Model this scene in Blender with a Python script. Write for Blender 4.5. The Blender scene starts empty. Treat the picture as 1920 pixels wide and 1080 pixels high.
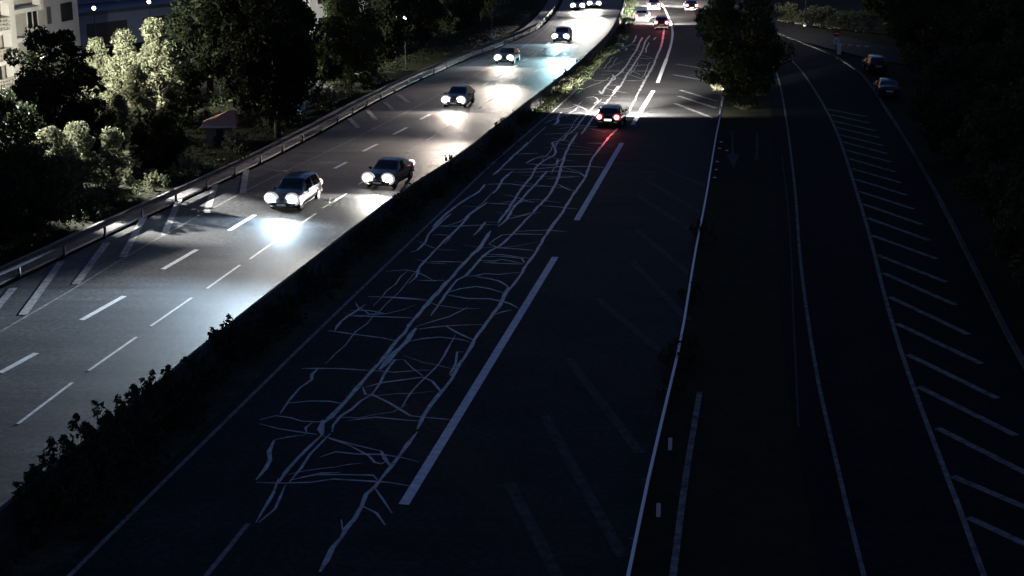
import bpy, math, random
import numpy as np
from mathutils import Vector, Matrix

random.seed(7)
rng = np.random.default_rng(7)
sc = bpy.context.scene
col = sc.collection
R = math.radians

# ------------------------------------------------------------------ camera, sky, light, exposure
CAM_H, FPX = 18.0, 2700.0
PITCH = math.atan(780.0 / FPX)
cam_d = bpy.data.cameras.new('camera')
cam_d.sensor_width = 36.0
cam_d.lens = 36.0 * FPX / 1920.0
cam_d.clip_end = 6000.0
cam = bpy.data.objects.new('camera', cam_d)
col.objects.link(cam)
cam.location = (0, 0, CAM_H)
cam.rotation_euler = (math.pi / 2 - PITCH, 0, 0)
sc.camera = cam

SUN_EL, SUN_AZ = R(-1.9), R(8.0)          # just set, beyond the far end of the road
w = bpy.data.worlds.new('World'); sc.world = w; w.use_nodes = True
nt = w.node_tree; nt.nodes.clear()
o_ = nt.nodes.new('ShaderNodeOutputWorld'); b_ = nt.nodes.new('ShaderNodeBackground')
s_ = nt.nodes.new('ShaderNodeTexSky'); s_.sky_type = 'NISHITA'; s_.sun_disc = False
s_.sun_elevation = SUN_EL; s_.sun_rotation = SUN_AZ; s_.air_density = 1.0; s_.dust_density = 1.0; s_.ozone_density = 2.7
b_.inputs['Strength'].default_value = 0.15
nt.links.new(s_.outputs[0], b_.inputs[0]); nt.links.new(b_.outputs[0], o_.inputs[0])

sun_d = bpy.data.lights.new('sun', 'SUN'); sun_d.energy = 0.002; sun_d.angle = R(10); sun_d.color = (0.62, 0.72, 1.0)
sun = bpy.data.objects.new('sun', sun_d); col.objects.link(sun)
sun.rotation_euler = (R(40), R(-20), 0)   # the moon, high behind the camera

sc.view_settings.view_transform = 'Standard'
sc.view_settings.look = 'None'
sc.view_settings.gamma = 1.0
sc.view_settings.exposure = 2.6
sc.cycles.max_bounces = 4
sc.cycles.diffuse_bounces = 2
sc.cycles.glossy_bounces = 2
sc.cycles.transmission_bounces = 2
sc.cycles.transparent_max_bounces = 6
sc.cycles.sample_clamp_indirect = 2.0
sc.cycles.use_denoising = True

# ------------------------------------------------------------------ surveying: where a point of the street lies
CP, SP = math.cos(PITCH), math.sin(PITCH)
def P(px, py, z=0.0):
    dx, dy = (px - 960.0) / FPX, (540.0 - py) / FPX
    d = Vector((dx, CP + dy * SP, -SP + dy * CP))
    t = (z - CAM_H) / d.z
    return Vector((d.x * t, d.y * t, z))
def PZ(pts, z=0.0):
    return [P(x, y, z) for x, y in pts]
def zz(ox, oy, s, pts):
    return [(ox + x / s, oy + y / s) for x, y in pts]

def smooth(pts, step=2.5):
    """Catmull-Rom through the points, resampled by length."""
    p = [Vector(q) for q in pts]
    if len(p) < 3:
        a, b = p[0], p[-1]
        n = max(1, int((b - a).length / step))
        return [a.lerp(b, i / n) for i in range(n + 1)]
    e = [p[0] * 2 - p[1]] + p + [p[-1] * 2 - p[-2]]
    out = []
    for i in range(1, len(e) - 2):
        a, b, c, d = e[i - 1], e[i], e[i + 1], e[i + 2]
        n = max(1, int((c - b).length / step))
        for k in range(n):
            t = k / n
            out.append(0.5 * ((2 * b) + (c - a) * t + (2 * a - 5 * b + 4 * c - d) * t * t + (3 * b - a - 3 * c + d) * t ** 3))
    out.append(p[-1])
    return out
def extend(pts, near=0.0, far=0.0):
    p = list(pts)
    if near:
        d = (p[0] - p[1]).normalized(); p = [p[0] + d * near] + p
    if far:
        d = (p[-1] - p[-2]).normalized(); p = p + [p[-1] + d * far]
    return p
def resample(pts, n):
    L = [0.0]
    for a, b in zip(pts, pts[1:]):
        L.append(L[-1] + (b - a).length)
    out = []; j = 0
    for i in range(n):
        s = L[-1] * i / (n - 1)
        while j < len(L) - 2 and L[j + 1] < s:
            j += 1
        t = (s - L[j]) / max(1e-9, L[j + 1] - L[j])
        out.append(pts[j].lerp(pts[j + 1], min(1, max(0, t))))
    return out
def offset(pts, d):
    """Shift a plan line to its right by d."""
    out = []
    for i, p in enumerate(pts):
        a = pts[max(0, i - 1)]; b = pts[min(len(pts) - 1, i + 1)]
        t = (b - a); t.z = 0; t.normalize()
        out.append(p + Vector((t.y, -t.x, 0)) * d)
    return out

# ------------------------------------------------------------------ materials
def mat(name, colr, rough=0.8, metal=0.0, spec=0.5, emit=None, estr=0.0, noise=None, noise_scale=4.0, bump=0.0, bump_scale=60.0, trans=0.0, fine=0.0):
    m = bpy.data.materials.new(name); m.use_nodes = True
    n = m.node_tree.nodes; l = m.node_tree.links
    bs = n['Principled BSDF']
    bs.inputs['Base Color'].default_value = (*colr, 1)
    bs.inputs['Roughness'].default_value = rough
    bs.inputs['Metallic'].default_value = metal
    bs.inputs['Specular IOR Level'].default_value = spec
    if emit:
        bs.inputs['Emission Color'].default_value = (*emit, 1); bs.inputs['Emission Strength'].default_value = estr
    if trans:
        bs.inputs['Transmission Weight'].default_value = trans
    tc = None
    if noise or bump or fine:
        tc = n.new('ShaderNodeNewGeometry')
    src = None
    if noise:
        t = n.new('ShaderNodeTexNoise'); t.inputs['Scale'].default_value = noise_scale; t.inputs['Detail'].default_value = 6; t.inputs['Roughness'].default_value = 0.65
        l.new(tc.outputs['Position'], t.inputs['Vector'])
        rp = n.new('ShaderNodeValToRGB'); rp.color_ramp.elements[0].position = 0.32; rp.color_ramp.elements[1].position = 0.68
        rp.color_ramp.elements[0].color = (*colr, 1); rp.color_ramp.elements[1].color = (*noise, 1)
        l.new(t.outputs['Fac'], rp.inputs['Fac']); src = rp.outputs['Color']
    if fine:
        t2 = n.new('ShaderNodeTexNoise'); t2.inputs['Scale'].default_value = 4.5; t2.inputs['Detail'].default_value = 5; t2.inputs['Roughness'].default_value = 0.8
        l.new(tc.outputs['Position'], t2.inputs['Vector'])
        mr = n.new('ShaderNodeMapRange'); mr.inputs[1].default_value = 0.3; mr.inputs[2].default_value = 0.7; mr.inputs[3].default_value = 1 - fine; mr.inputs[4].default_value = 1 + fine
        l.new(t2.outputs['Fac'], mr.inputs[0])
        mx = n.new('ShaderNodeVectorMath'); mx.operation = 'SCALE'
        if src: l.new(src, mx.inputs[0])
        else: mx.inputs[0].default_value = colr
        l.new(mr.outputs[0], mx.inputs['Scale']); src = mx.outputs[0]
    if src:
        l.new(src, bs.inputs['Base Color'])
    if bump:
        t3 = n.new('ShaderNodeTexNoise'); t3.inputs['Scale'].default_value = bump_scale; t3.inputs['Detail'].default_value = 3
        l.new(tc.outputs['Position'], t3.inputs['Vector'])
        bp = n.new('ShaderNodeBump'); bp.inputs['Strength'].default_value = bump; bp.inputs['Distance'].default_value = 0.02
        l.new(t3.outputs['Fac'], bp.inputs['Height']); l.new(bp.outputs[0], bs.inputs['Normal'])
    return m

def asphalt(name, c0, c1, rough, spec):
    """Asphalt with aggregate speckle, streaks along the traffic and darker stains."""
    m = mat(name, c0, rough, spec=spec, noise=c1, noise_scale=0.35, bump=0.1, bump_scale=22, fine=0.85)
    n = m.node_tree.nodes; l = m.node_tree.links; bs = n['Principled BSDF']
    g = n.new('ShaderNodeNewGeometry')
    mp = n.new('ShaderNodeMapping'); mp.vector_type = 'POINT'; mp.inputs['Rotation'].default_value = (0, 0, -R(79)); mp.inputs['Scale'].default_value = (0.035, 1.0, 1.0)
    l.new(g.outputs['Position'], mp.inputs['Vector'])
    t = n.new('ShaderNodeTexNoise'); t.inputs['Scale'].default_value = 1.1; t.inputs['Detail'].default_value = 4; t.inputs['Roughness'].default_value = 0.6
    l.new(mp.outputs[0], t.inputs['Vector'])
    mr = n.new('ShaderNodeMapRange'); mr.inputs[1].default_value = 0.34; mr.inputs[2].default_value = 0.66; mr.inputs[3].default_value = 0.62; mr.inputs[4].default_value = 1.3
    l.new(t.outputs['Fac'], mr.inputs[0])
    old = bs.inputs['Base Color'].links[0].from_socket
    sc_ = n.new('ShaderNodeVectorMath'); sc_.operation = 'SCALE'
    l.new(old, sc_.inputs[0]); l.new(mr.outputs[0], sc_.inputs['Scale']); l.new(sc_.outputs[0], bs.inputs['Base Color'])
    m2 = n.new('ShaderNodeMapRange'); m2.inputs[1].default_value = 0.3; m2.inputs[2].default_value = 0.7; m2.inputs[3].default_value = rough - 0.08; m2.inputs[4].default_value = rough + 0.1
    l.new(t.outputs['Fac'], m2.inputs[0]); l.new(m2.outputs[0], bs.inputs['Roughness'])
    return m

def worn_paint(name, c, wear, rough=0.6):
    """Road paint with worn and dirty spots."""
    return mat(name, wear, 0.85, spec=0.06, noise=c, noise_scale=2.6, fine=0.3)

def leafmat(name, c0, c1):
    m = mat(name, c0, 0.7, spec=0.12)
    n = m.node_tree.nodes; l = m.node_tree.links; bs = n['Principled BSDF']
    g = n.new('ShaderNodeNewGeometry')
    rp = n.new('ShaderNodeValToRGB'); rp.color_ramp.elements[0].color = (*c0, 1); rp.color_ramp.elements[1].color = (*c1, 1)
    l.new(g.outputs['Random Per Island'], rp.inputs['Fac']); l.new(rp.outputs[0], bs.inputs['Base Color'])
    tr = n.new('ShaderNodeBsdfTranslucent'); l.new(rp.outputs[0], tr.inputs['Color'])
    ad = n.new('ShaderNodeMixShader'); ad.inputs[0].default_value = 0.28
    l.new(bs.outputs[0], ad.inputs[1]); l.new(tr.outputs[0], ad.inputs[2])
    l.new(ad.outputs[0], n['Material Output'].inputs['Surface'])
    return m

M = {}
M['soil'] = mat('soil', (0.012, 0.0135, 0.008), 0.95, spec=0.05, noise=(0.024, 0.025, 0.014), noise_scale=0.6, bump=0.6, bump_scale=8, fine=0.5)
M['grass'] = mat('grass', (0.022, 0.024, 0.014), 0.95, spec=0.05, noise=(0.075, 0.07, 0.045), noise_scale=0.9, bump=0.8, bump_scale=12, fine=0.6)
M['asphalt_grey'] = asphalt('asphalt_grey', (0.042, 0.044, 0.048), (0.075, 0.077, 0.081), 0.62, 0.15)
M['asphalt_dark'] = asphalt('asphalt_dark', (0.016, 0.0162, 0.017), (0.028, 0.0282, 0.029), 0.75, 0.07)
M['asphalt_shaded'] = asphalt('asphalt_shaded', (0.009, 0.0092, 0.0095), (0.016, 0.0162, 0.0165), 0.85, 0.03)  # near-black colour stands in for tree shade over the slip road
M['paving'] = mat('paving', (0.075, 0.07, 0.08), 0.9, noise=(0.12, 0.11, 0.12), noise_scale=1.2, bump=0.4, bump_scale=20, fine=0.4)
M['paint'] = worn_paint('road_paint', (0.8, 0.8, 0.79), (0.62, 0.62, 0.61))
M['paint_old'] = worn_paint('old_road_paint', (0.30, 0.30, 0.29), (0.10, 0.10, 0.10))
M['paint_faded'] = worn_paint('faded_road_paint', (0.085, 0.085, 0.085), (0.03, 0.03, 0.03))
M['paint_grey'] = worn_paint('grey_road_paint', (0.42, 0.42, 0.41), (0.16, 0.16, 0.16))
M['paint_dirty'] = worn_paint('dirty_road_paint', (0.26, 0.26, 0.25), (0.05, 0.05, 0.05))
M['sealant'] = mat('crack_sealant', (0.42, 0.42, 0.43), 0.36, spec=0.7, noise=(0.05, 0.05, 0.055), noise_scale=2.2, bump=0.2, bump_scale=14, fine=0.45)  # pale base stands in for sky sheen on the dark bitumen
M['concrete'] = mat('concrete', (0.035, 0.035, 0.034), 0.9, spec=0.1, noise=(0.10, 0.098, 0.094), noise_scale=1.1, bump=0.3, bump_scale=18, fine=0.3)
M['dull_steel'] = mat('dull_steel', (0.06, 0.057, 0.064), 0.8, spec=0.15, noise=(0.095, 0.09, 0.098), noise_scale=2)
M['leaf_black'] = leafmat('leaf_shaded', (0.010, 0.014, 0.007), (0.022, 0.029, 0.013))  # leaf colour darkened to stand in for shade on unlit foliage
M['steel'] = mat('galvanised_steel', (0.42, 0.43, 0.45), 0.45, metal=0.75, noise=(0.3, 0.3, 0.31), noise_scale=3)
M['white_metal'] = mat('white_metal', (0.75, 0.76, 0.78), 0.4)
M['pole'] = mat('pole_grey', (0.16, 0.16, 0.17), 0.5, metal=0.4, noise=(0.11, 0.11, 0.12), noise_scale=2)
M['leaf_lit'] = leafmat('leaf_brightened', (0.10, 0.112, 0.065), (0.215, 0.225, 0.145))  # leaf colour lightened to carry part of the lamp light
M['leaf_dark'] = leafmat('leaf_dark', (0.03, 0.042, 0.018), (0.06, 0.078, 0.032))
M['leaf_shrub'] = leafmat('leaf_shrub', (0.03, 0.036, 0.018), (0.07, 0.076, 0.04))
M['bark'] = mat('bark', (0.05, 0.04, 0.03), 0.95, noise=(0.09, 0.075, 0.06), noise_scale=6, bump=0.8, bump_scale=14)
M['plaster'] = mat('cream_plaster', (0.56, 0.53, 0.46), 0.9, noise=(0.44, 0.41, 0.35), noise_scale=0.7, fine=0.1)
M['plaster_grey'] = mat('grey_plaster', (0.42, 0.41, 0.42), 0.9, noise=(0.34, 0.33, 0.34), noise_scale=0.6, fine=0.1)
M['white_paint'] = mat('white_masonry', (0.78, 0.76, 0.70), 0.8, noise=(0.66, 0.64, 0.58), noise_scale=1.0)
M['window_glass'] = mat('window_glass', (0.02, 0.022, 0.026), 0.08, spec=0.8)
M['shutter'] = mat('green_shutter', (0.05, 0.09, 0.085), 0.7)
M['frame_white'] = mat('window_frame', (0.7, 0.69, 0.66), 0.6)
M['hall_wall'] = mat('hall_wall', (0.26, 0.30, 0.40), 0.8, noise=(0.20, 0.24, 0.33), noise_scale=0.6)
M['hall_roof'] = mat('hall_roof', (0.05, 0.06, 0.085), 0.6, noise=(0.075, 0.085, 0.11), noise_scale=0.4)
M['roof_tile'] = mat('terracotta_tile', (0.42, 0.22, 0.15), 0.85, noise=(0.52, 0.30, 0.21), noise_scale=5, bump=0.5, bump_scale=9)
M['brick'] = mat('hut_brick', (0.28, 0.22, 0.18), 0.9, noise=(0.38, 0.32, 0.27), noise_scale=5)
M['lamp_white'] = mat('lamp_lens', (0.9, 0.9, 0.9), 0.3, emit=(0.95, 0.97, 1.0), estr=1.6)
M['lamp_warm'] = mat('lamp_lens_warm', (0.9, 0.85, 0.75), 0.3, emit=(1.0, 0.8, 0.66), estr=.8)
M['lamp_red'] = mat('lamp_lens_red', (0.5, 0.05, 0.03), 0.3, emit=(1.0, 0.12, 0.08), estr=.4)
M['sign_red'] = mat('sign_red', (0.5, 0.035, 0.03), 0.4)
M['sign_white'] = mat('sign_white', (0.78, 0.78, 0.76), 0.4)
M['sign_blue'] = mat('sign_blue', (0.06, 0.10, 0.32), 0.4)
M['sign_dark'] = mat('sign_dark', (0.03, 0.03, 0.03), 0.5)
M['tyre'] = mat('tyre_rubber', (0.015, 0.015, 0.016), 0.85)
M['rim'] = mat('wheel_rim', (0.45, 0.46, 0.47), 0.35, metal=0.8)
M['car_glass'] = mat('car_glass', (0.012, 0.014, 0.018), 0.06, spec=0.9)
M['car_trim'] = mat('car_trim', (0.02, 0.02, 0.022), 0.6)
M['plate'] = mat('number_plate', (0.75, 0.75, 0.72), 0.45)
M['plate_lit'] = mat('number_plate_lit', (0.75, 0.75, 0.72), 0.45, emit=(1.0, 0.93, 0.82), estr=.6)
M['head_white'] = mat('headlamp_white', (0.9, 0.9, 0.9), 0.2, emit=(1.0, 0.97, 0.94), estr=9)
M['head_blue'] = mat('headlamp_blue', (0.9, 0.9, 0.9), 0.2, emit=(0.80, 0.93, 1.0), estr=6)
M['bloom_lit'] = mat('lamp_bloom', (0.6, 0.6, 0.62), 0.25, emit=(1.0, 0.96, 0.92), estr=0.07)  # glowing shell added round the headlamp lens to imitate bloom
M['tail_bloom_lit'] = mat('tail_bloom', (0.3, 0.02, 0.02), 0.25, emit=(1.0, 0.10, 0.12), estr=0.05)  # red glowing shell imitating bloom round the tail lamp
M['tail_on'] = mat('tail_lamp_lit', (0.5, 0.05, 0.05), 0.3, emit=(1.0, 0.5, 0.53), estr=1.3)
M['tail_off'] = mat('tail_lamp', (0.25, 0.012, 0.012), 0.25)
M['head_off'] = mat('headlamp_unlit', (0.55, 0.56, 0.58), 0.12)
def carpaint(name, c):
    m = mat(name, c, 0.3, metal=0.25, spec=0.6)
    m.node_tree.nodes['Principled BSDF'].inputs['Coat Weight'].default_value = 0.6
    return m
CP_ = {k: carpaint('car_paint_' + k, c) for k, c in dict(
    black=(0.015, 0.016, 0.018), blue=(0.03, 0.06, 0.13), grey=(0.05, 0.053, 0.06), silver=(0.36, 0.37, 0.39),
    white=(0.72, 0.72, 0.71), red=(0.28, 0.025, 0.02), paleblue=(0.22, 0.30, 0.40)).items()}

# ------------------------------------------------------------------ object helpers
def tag(o, label=None, cat=None, group=None, kind=None):
    if label: o['label'] = label
    if cat: o['category'] = cat
    if group: o['group'] = group
    if kind: o['kind'] = kind
    return o
def empty(name, loc=(0, 0, 0), rz=0.0):
    o = bpy.data.objects.new(name, None); col.objects.link(o)
    o.location = loc; o.rotation_euler = (0, 0, rz); o.empty_display_size = 0.2
    return o
def mesh_obj(name, me, m, parent=None):
    if m is not None and not me.materials: me.materials.append(m)
    o = bpy.data.objects.new(name, me); col.objects.link(o)
    if parent is not None: o.parent = parent
    return o
class MB:
    def __init__(s): s.v = []; s.f = []
    def add(s, vs, fs):
        b = len(s.v); s.v += [tuple(q) for q in vs]; s.f += [tuple(b + i for i in f) for f in fs]; return s
    def box(s, x0, x1, y0, y1, z0, z1, M4=None):
        vs = [Vector((x, y, z)) for z in (z0, z1) for y in (y0, y1) for x in (x0, x1)]
        if M4 is not None: vs = [M4 @ q for q in vs]
        return s.add(vs, [(0, 2, 3, 1), (4, 5, 7, 6), (0, 1, 5, 4), (2, 6, 7, 3), (0, 4, 6, 2), (1, 3, 7, 5)])
    def tube(s, pts, rad, n=8, cap=True):
        pts = [Vector(q) for q in pts]
        if not isinstance(rad, (list, tuple)): rad = [rad] * len(pts)
        vs = []
        for i, p in enumerate(pts):
            t = (pts[min(i + 1, len(pts) - 1)] - pts[max(i - 1, 0)]).normalized()
            a = t.cross(Vector((0, 0, 1)) if abs(t.z) < 0.9 else Vector((1, 0, 0))).normalized(); b = t.cross(a)
            vs += [p + (a * math.cos(2 * math.pi * k / n) + b * math.sin(2 * math.pi * k / n)) * rad[i] for k in range(n)]
        fs = [(i * n + k, i * n + (k + 1) % n, (i + 1) * n + (k + 1) % n, (i + 1) * n + k) for i in range(len(pts) - 1) for k in range(n)]
        if cap: fs += [tuple(range(n))[::-1], tuple((len(pts) - 1) * n + k for k in range(n))]
        return s.add(vs, fs)
    def disc(s, c, nrm, r, th, n=20):
        c = Vector(c); nrm = Vector(nrm).normalized()
        return s.tube([c - nrm * th / 2, c + nrm * th / 2], r, n)
    def ellipsoid(s, c, r, nu=10, nv=6, half=None):
        vs = []; fs = []
        for i in range(nv + 1):
            ph = math.pi * i / nv
            for k in range(nu):
                th = 2 * math.pi * k / nu
                vs.append((c[0] + r[0] * math.sin(ph) * math.cos(th), c[1] + r[1] * math.sin(ph) * math.sin(th), c[2] + r[2] * math.cos(ph)))
        for i in range(nv):
            for k in range(nu):
                fs.append((i * nu + k, (i + 1) * nu + k, (i + 1) * nu + (k + 1) % nu, i * nu + (k + 1) % nu))
        return s.add(vs, fs)
    def mesh(s, name, smooth_=False):
        me = bpy.data.meshes.new(name); me.from_pydata(s.v, [], s.f); me.validate(); me.update()
        if smooth_:
            me.polygons.foreach_set('use_smooth', [True] * len(me.polygons))
        return me
    def build(s, name, m, parent=None, smooth_=False):
        return mesh_obj(name, s.mesh(name, smooth_), m, parent)
def copy_tree(o, parent=None):
    c = o.copy(); col.objects.link(c); c.parent = parent
    for ch in list(o.children): copy_tree(ch, c)
    return c
def sheet(name, left, right, m, z=0.0, n=120, cross=4, parent=None):
    a = resample(left, n); b = resample(right, n); mb = MB()
    vs = []
    for p, q in zip(a, b):
        for k in range(cross + 1):
            r = p.lerp(q, k / cross); vs.append((r.x, r.y, z))
    W_ = cross + 1
    fs = [(i * W_ + k, i * W_ + k + 1, (i + 1) * W_ + k + 1, (i + 1) * W_ + k) for i in range(n - 1) for k in range(cross)]
    # skirt: the sheet has an edge 0.12 m deep
    mb.add(vs, fs)
    for e in (0, cross):
        lo = [(vs[i * W_ + e][0], vs[i * W_ + e][1], z - 0.12) for i in range(n)]
        hi = [vs[i * W_ + e] for i in range(n)]
        mb.add(lo + hi, [(i, i + 1, n + i + 1, n + i) for i in range(n - 1)])
    return mb.build(name, m, parent)
ribbon_i = [0]
def ribbon(name, pts, width, m, parent, z=None, jag=0.0, step=1.5, ends=True):
    """A painted or poured strip lying on the road."""
    p = smooth(pts, step)
    if z is None:
        ribbon_i[0] += 1; z = 0.004 + 0.00004 * (ribbon_i[0] % 300)
    vs = []
    for i, q in enumerate(p):
        a = p[max(0, i - 1)]; b = p[min(len(p) - 1, i + 1)]
        t = b - a; t.z = 0
        if t.length < 1e-6: t = Vector((0, 1, 0))
        t.normalize(); nrm = Vector((t.y, -t.x, 0))
        wl = width / 2 * (1 + jag * random.uniform(-1, 1)); wr = width / 2 * (1 + jag * random.uniform(-1, 1))
        if jag and i in (0, len(p) - 1): wl *= 0.4; wr *= 0.4
        vs += [(q.x - nrm.x * wl, q.y - nrm.y * wl, z), (q.x + nrm.x * wr, q.y + nrm.y * wr, z)]
    fs = [(2 * i, 2 * i + 1, 2 * i + 3, 2 * i + 2) for i in range(len(p) - 1)]
    return MB().add(vs, fs).build(name, m, parent)

# ------------------------------------------------------------------ the setting
g = MB().add([(-2500, -200, -0.14), (2500, -200, -0.14), (2500, 4000, -0.14), (-2500, 4000, -0.14)], [(0, 1, 2, 3)]).build('ground', M['soil'])
tag(g, 'dark bare soil and rough verge around the roads', kind='structure')

# plan lines, near end first
RAIL_L = smooth(extend(PZ([(-60, 562), (0, 535), (240, 421), (480, 309), (600, 247), (700, 192), (800, 143), (900, 101), (960, 77), (1010, 52), (1040, 20), (1052, -4), (1054, -30)]), 60, 60), 3)
BARR = smooth(extend(PZ([(-150, 1062), (0, 940), (100, 862), (250, 743), (440, 590), (600, 468), (735, 365), (860, 285), (950, 215), (1050, 140), (1100, 98), (1140, 58), (1158, 25), (1166, 0), (1170, -30)], 0.85), 12, 60), 3)
BARR = [Vector((q.x, q.y, 0)) for q in BARR]
EDGE_C = smooth(extend(PZ([(130, 1080), (265, 945), (400, 812), (560, 655), (700, 520), (820, 405), (940, 292), (1050, 197), (1100, 148), (1150, 92), (1172, 50), (1181, 20), (1184, 0), (1186, -30)]), 20, 60), 3)
RAIL_R = smooth(extend(PZ([(1175, 1110), (1213, 925), (1250, 765), (1275, 655), (1300, 500), (1322, 385), (1340, 275), (1355, 195), (1362, 120), (1366, 60), (1368, 10), (1368, -30)]), 18, 60), 3)
RAMP_L = smooth(extend(PZ([(1620, 1080), (1590, 960), (1560, 830), (1535, 720), (1515, 600), (1500, 480), (1490, 350), (1475, 230), (1460, 150), (1440, 105), (1410, 75), (1380, 45), (1366, 15), (1362, -20)]), 20, 40), 2)
RAMP_R = smooth(extend(PZ([(1845, 1080), (1790, 930), (1740, 800), (1690, 660), (1655, 540), (1630, 440), (1600, 340), (1570, 250), (1540, 190), (1500, 130), (1460, 92), (1425, 62), (1400, 30), (1392, 0), (1390, -25)]), 20, 40), 2)
KERB_R = smooth(extend(PZ([(2180, 1080), (2060, 900), (1960, 760), (1895, 650), (1830, 520), (1765, 390), (1710, 290), (1655, 200), (1612, 140), (1560, 105), (1500, 80), (1440, 55), (1412, 25), (1405, -5), (1402, -30)]), 20, 40), 2)

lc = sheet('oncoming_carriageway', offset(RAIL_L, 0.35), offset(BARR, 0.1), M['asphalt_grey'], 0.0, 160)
tag(lc, 'worn grey asphalt carriageway carrying the oncoming cars', kind='structure')
md = sheet('median_strip', offset(BARR, 0.12), offset(EDGE_C, -0.45), M['grass'], -0.012, 160)
tag(md, 'rough dark grass strip between the two carriageways', kind='structure')
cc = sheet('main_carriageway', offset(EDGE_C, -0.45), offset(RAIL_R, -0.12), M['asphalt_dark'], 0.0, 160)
tag(cc, 'dark asphalt carriageway crossed by pale crack seals', kind='structure')
isl = sheet('verge', offset(RAIL_R, -0.1), offset(RAMP_L, -1.1), M['soil'], -0.02, 120)
tag(isl, 'unlit planted verge between main road and slip road', kind='structure')
sr = sheet('slip_road', offset(RAMP_L, -1.1), KERB_R, M['asphalt_shaded'], 0.0, 140)
tag(sr, 'unlit curving slip road with hatched margin', kind='structure')
fp = sheet('footpath', offset(RAIL_L, -1.75), offset(RAIL_L, -0.12), M['paving'], 0.03, 160)
tag(fp, 'grey footpath running behind the roadside guardrail', kind='structure')
ss = sheet('side_street', PZ([(1445, 62), (1560, 92), (1640, 112), (1760, 130)]), PZ([(1440, 30), (1560, 62), (1650, 84), (1780, 100)]), M['asphalt_dark'], -0.006, 40)
tag(ss, 'narrow side street joining the slip road by the barrier boom', kind='structure')
fc = sheet('forecourt', PZ([(540, 168), (640, 163), (700, 120)]), PZ([(520, 140), (640, 138), (700, 105)]), M['paving'], -0.03, 20)
tag(fc, 'pale paved yard glimpsed between the trees', kind='structure')
yard = sheet('courtyard', PZ([(-260, 330), (60, 240), (300, 160), (430, 110)]), PZ([(-200, 250), (60, 170), (300, 100), (420, 70)]), M['soil'], -0.04, 20)
tag(yard, 'dark earth courtyard in front of the apartment block', kind='structure')

# --- kerb of the slip road
kb = sheet('kerb', offset(KERB_R, 0.0), offset(KERB_R, 0.22), M['concrete'], 0.13, 140, 1)
tag(kb, 'low concrete kerb along the slip road', kind='structure')

# ------------------------------------------------------------------ painted markings
def dash(parent, a, b, width, m=None, name='lane_dash'):
    return ribbon(name, [P(*a), P(*b)], width, m or M['paint'], parent, step=2.0)
# oncoming carriageway: thick dashes
for a, b in [((-110, 765), (-30, 722)), ((0, 699), (68, 662)), ((153, 600), (233, 555)), ((305, 505), (369, 468)), ((430, 432), (478, 403)),
             ((538, 367), (575, 345)), ((627, 316), (650, 304)), ((680, 284), (708, 270)), ((738, 252), (763, 239)), ((788, 224), (807, 214)),
             ((832, 202), (850, 193)), ((873, 179), (888, 171)), ((906, 160), (920, 152)), ((934, 144), (946, 137)), ((959, 128), (969, 122)), ((981, 114), (990, 110)), ((998, 105), (1006, 101)), ((1012, 96), (1019, 92)), ((1026, 84), (1031, 79)), ((1039, 69), (1043, 63))]:
    dash(lc, a, b, 0.26)
# thin dashes
for a, b in [((-110, 903), (-5, 824)), ((33, 795), (136, 717)), ((166, 695), (256, 632)), ((282, 612), (360, 558)), ((388, 541), (450, 497)), ((468, 486), (526, 445)),
             ((545, 432), (593, 400)), ((605, 390), (650, 363)), ((672, 346), (705, 325)), ((722, 314), (750, 296)), ((765, 286), (785, 273)), ((800, 263), (818, 252)),
             ((832, 243), (848, 233)), ((862, 224), (876, 215)), ((889, 207), (902, 199)), ((914, 191), (926, 184)), ((940, 175), (950, 169)), ((964, 160), (974, 154)),
             ((984, 147), (993, 142)), ((1001, 136), (1009, 131)), ((1016, 126), (1024, 120)), ((1045, 104), (1052, 98)), ((1066, 88), (1073, 82)), ((1085, 72), (1097, 60)), ((1105, 48), (1110, 40)), ((1115, 30), (1118, 22))]:
    dash(lc, a, b, 0.13)
ribbon('edge_line', PZ([(-150, 708), (0, 622), (140, 540), (280, 456), (480, 348), (660, 262), (800, 190), (880, 146), (960, 102), (1010, 66), (1040, 36), (1058, 4), (1062, -20)]), 0.13, M['paint_old'], lc)
for a, b in [((-60, 640), (25, 540)), ((43, 590), (115, 490)), ((142, 533), (200, 455)), ((230, 482), (271, 405)), ((308, 440), (337, 372)), ((387, 400), (404, 345)),
             ((455, 362), (462, 318)), ((672, 240), (655, 222)), ((704, 224), (688, 206)), ((738, 207), (722, 192)), ((766, 192), (748, 178))]:
    ribbon('hatch_stripe', [P(*a), P(*b)], 0.36, M['paint_grey'], lc)
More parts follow.
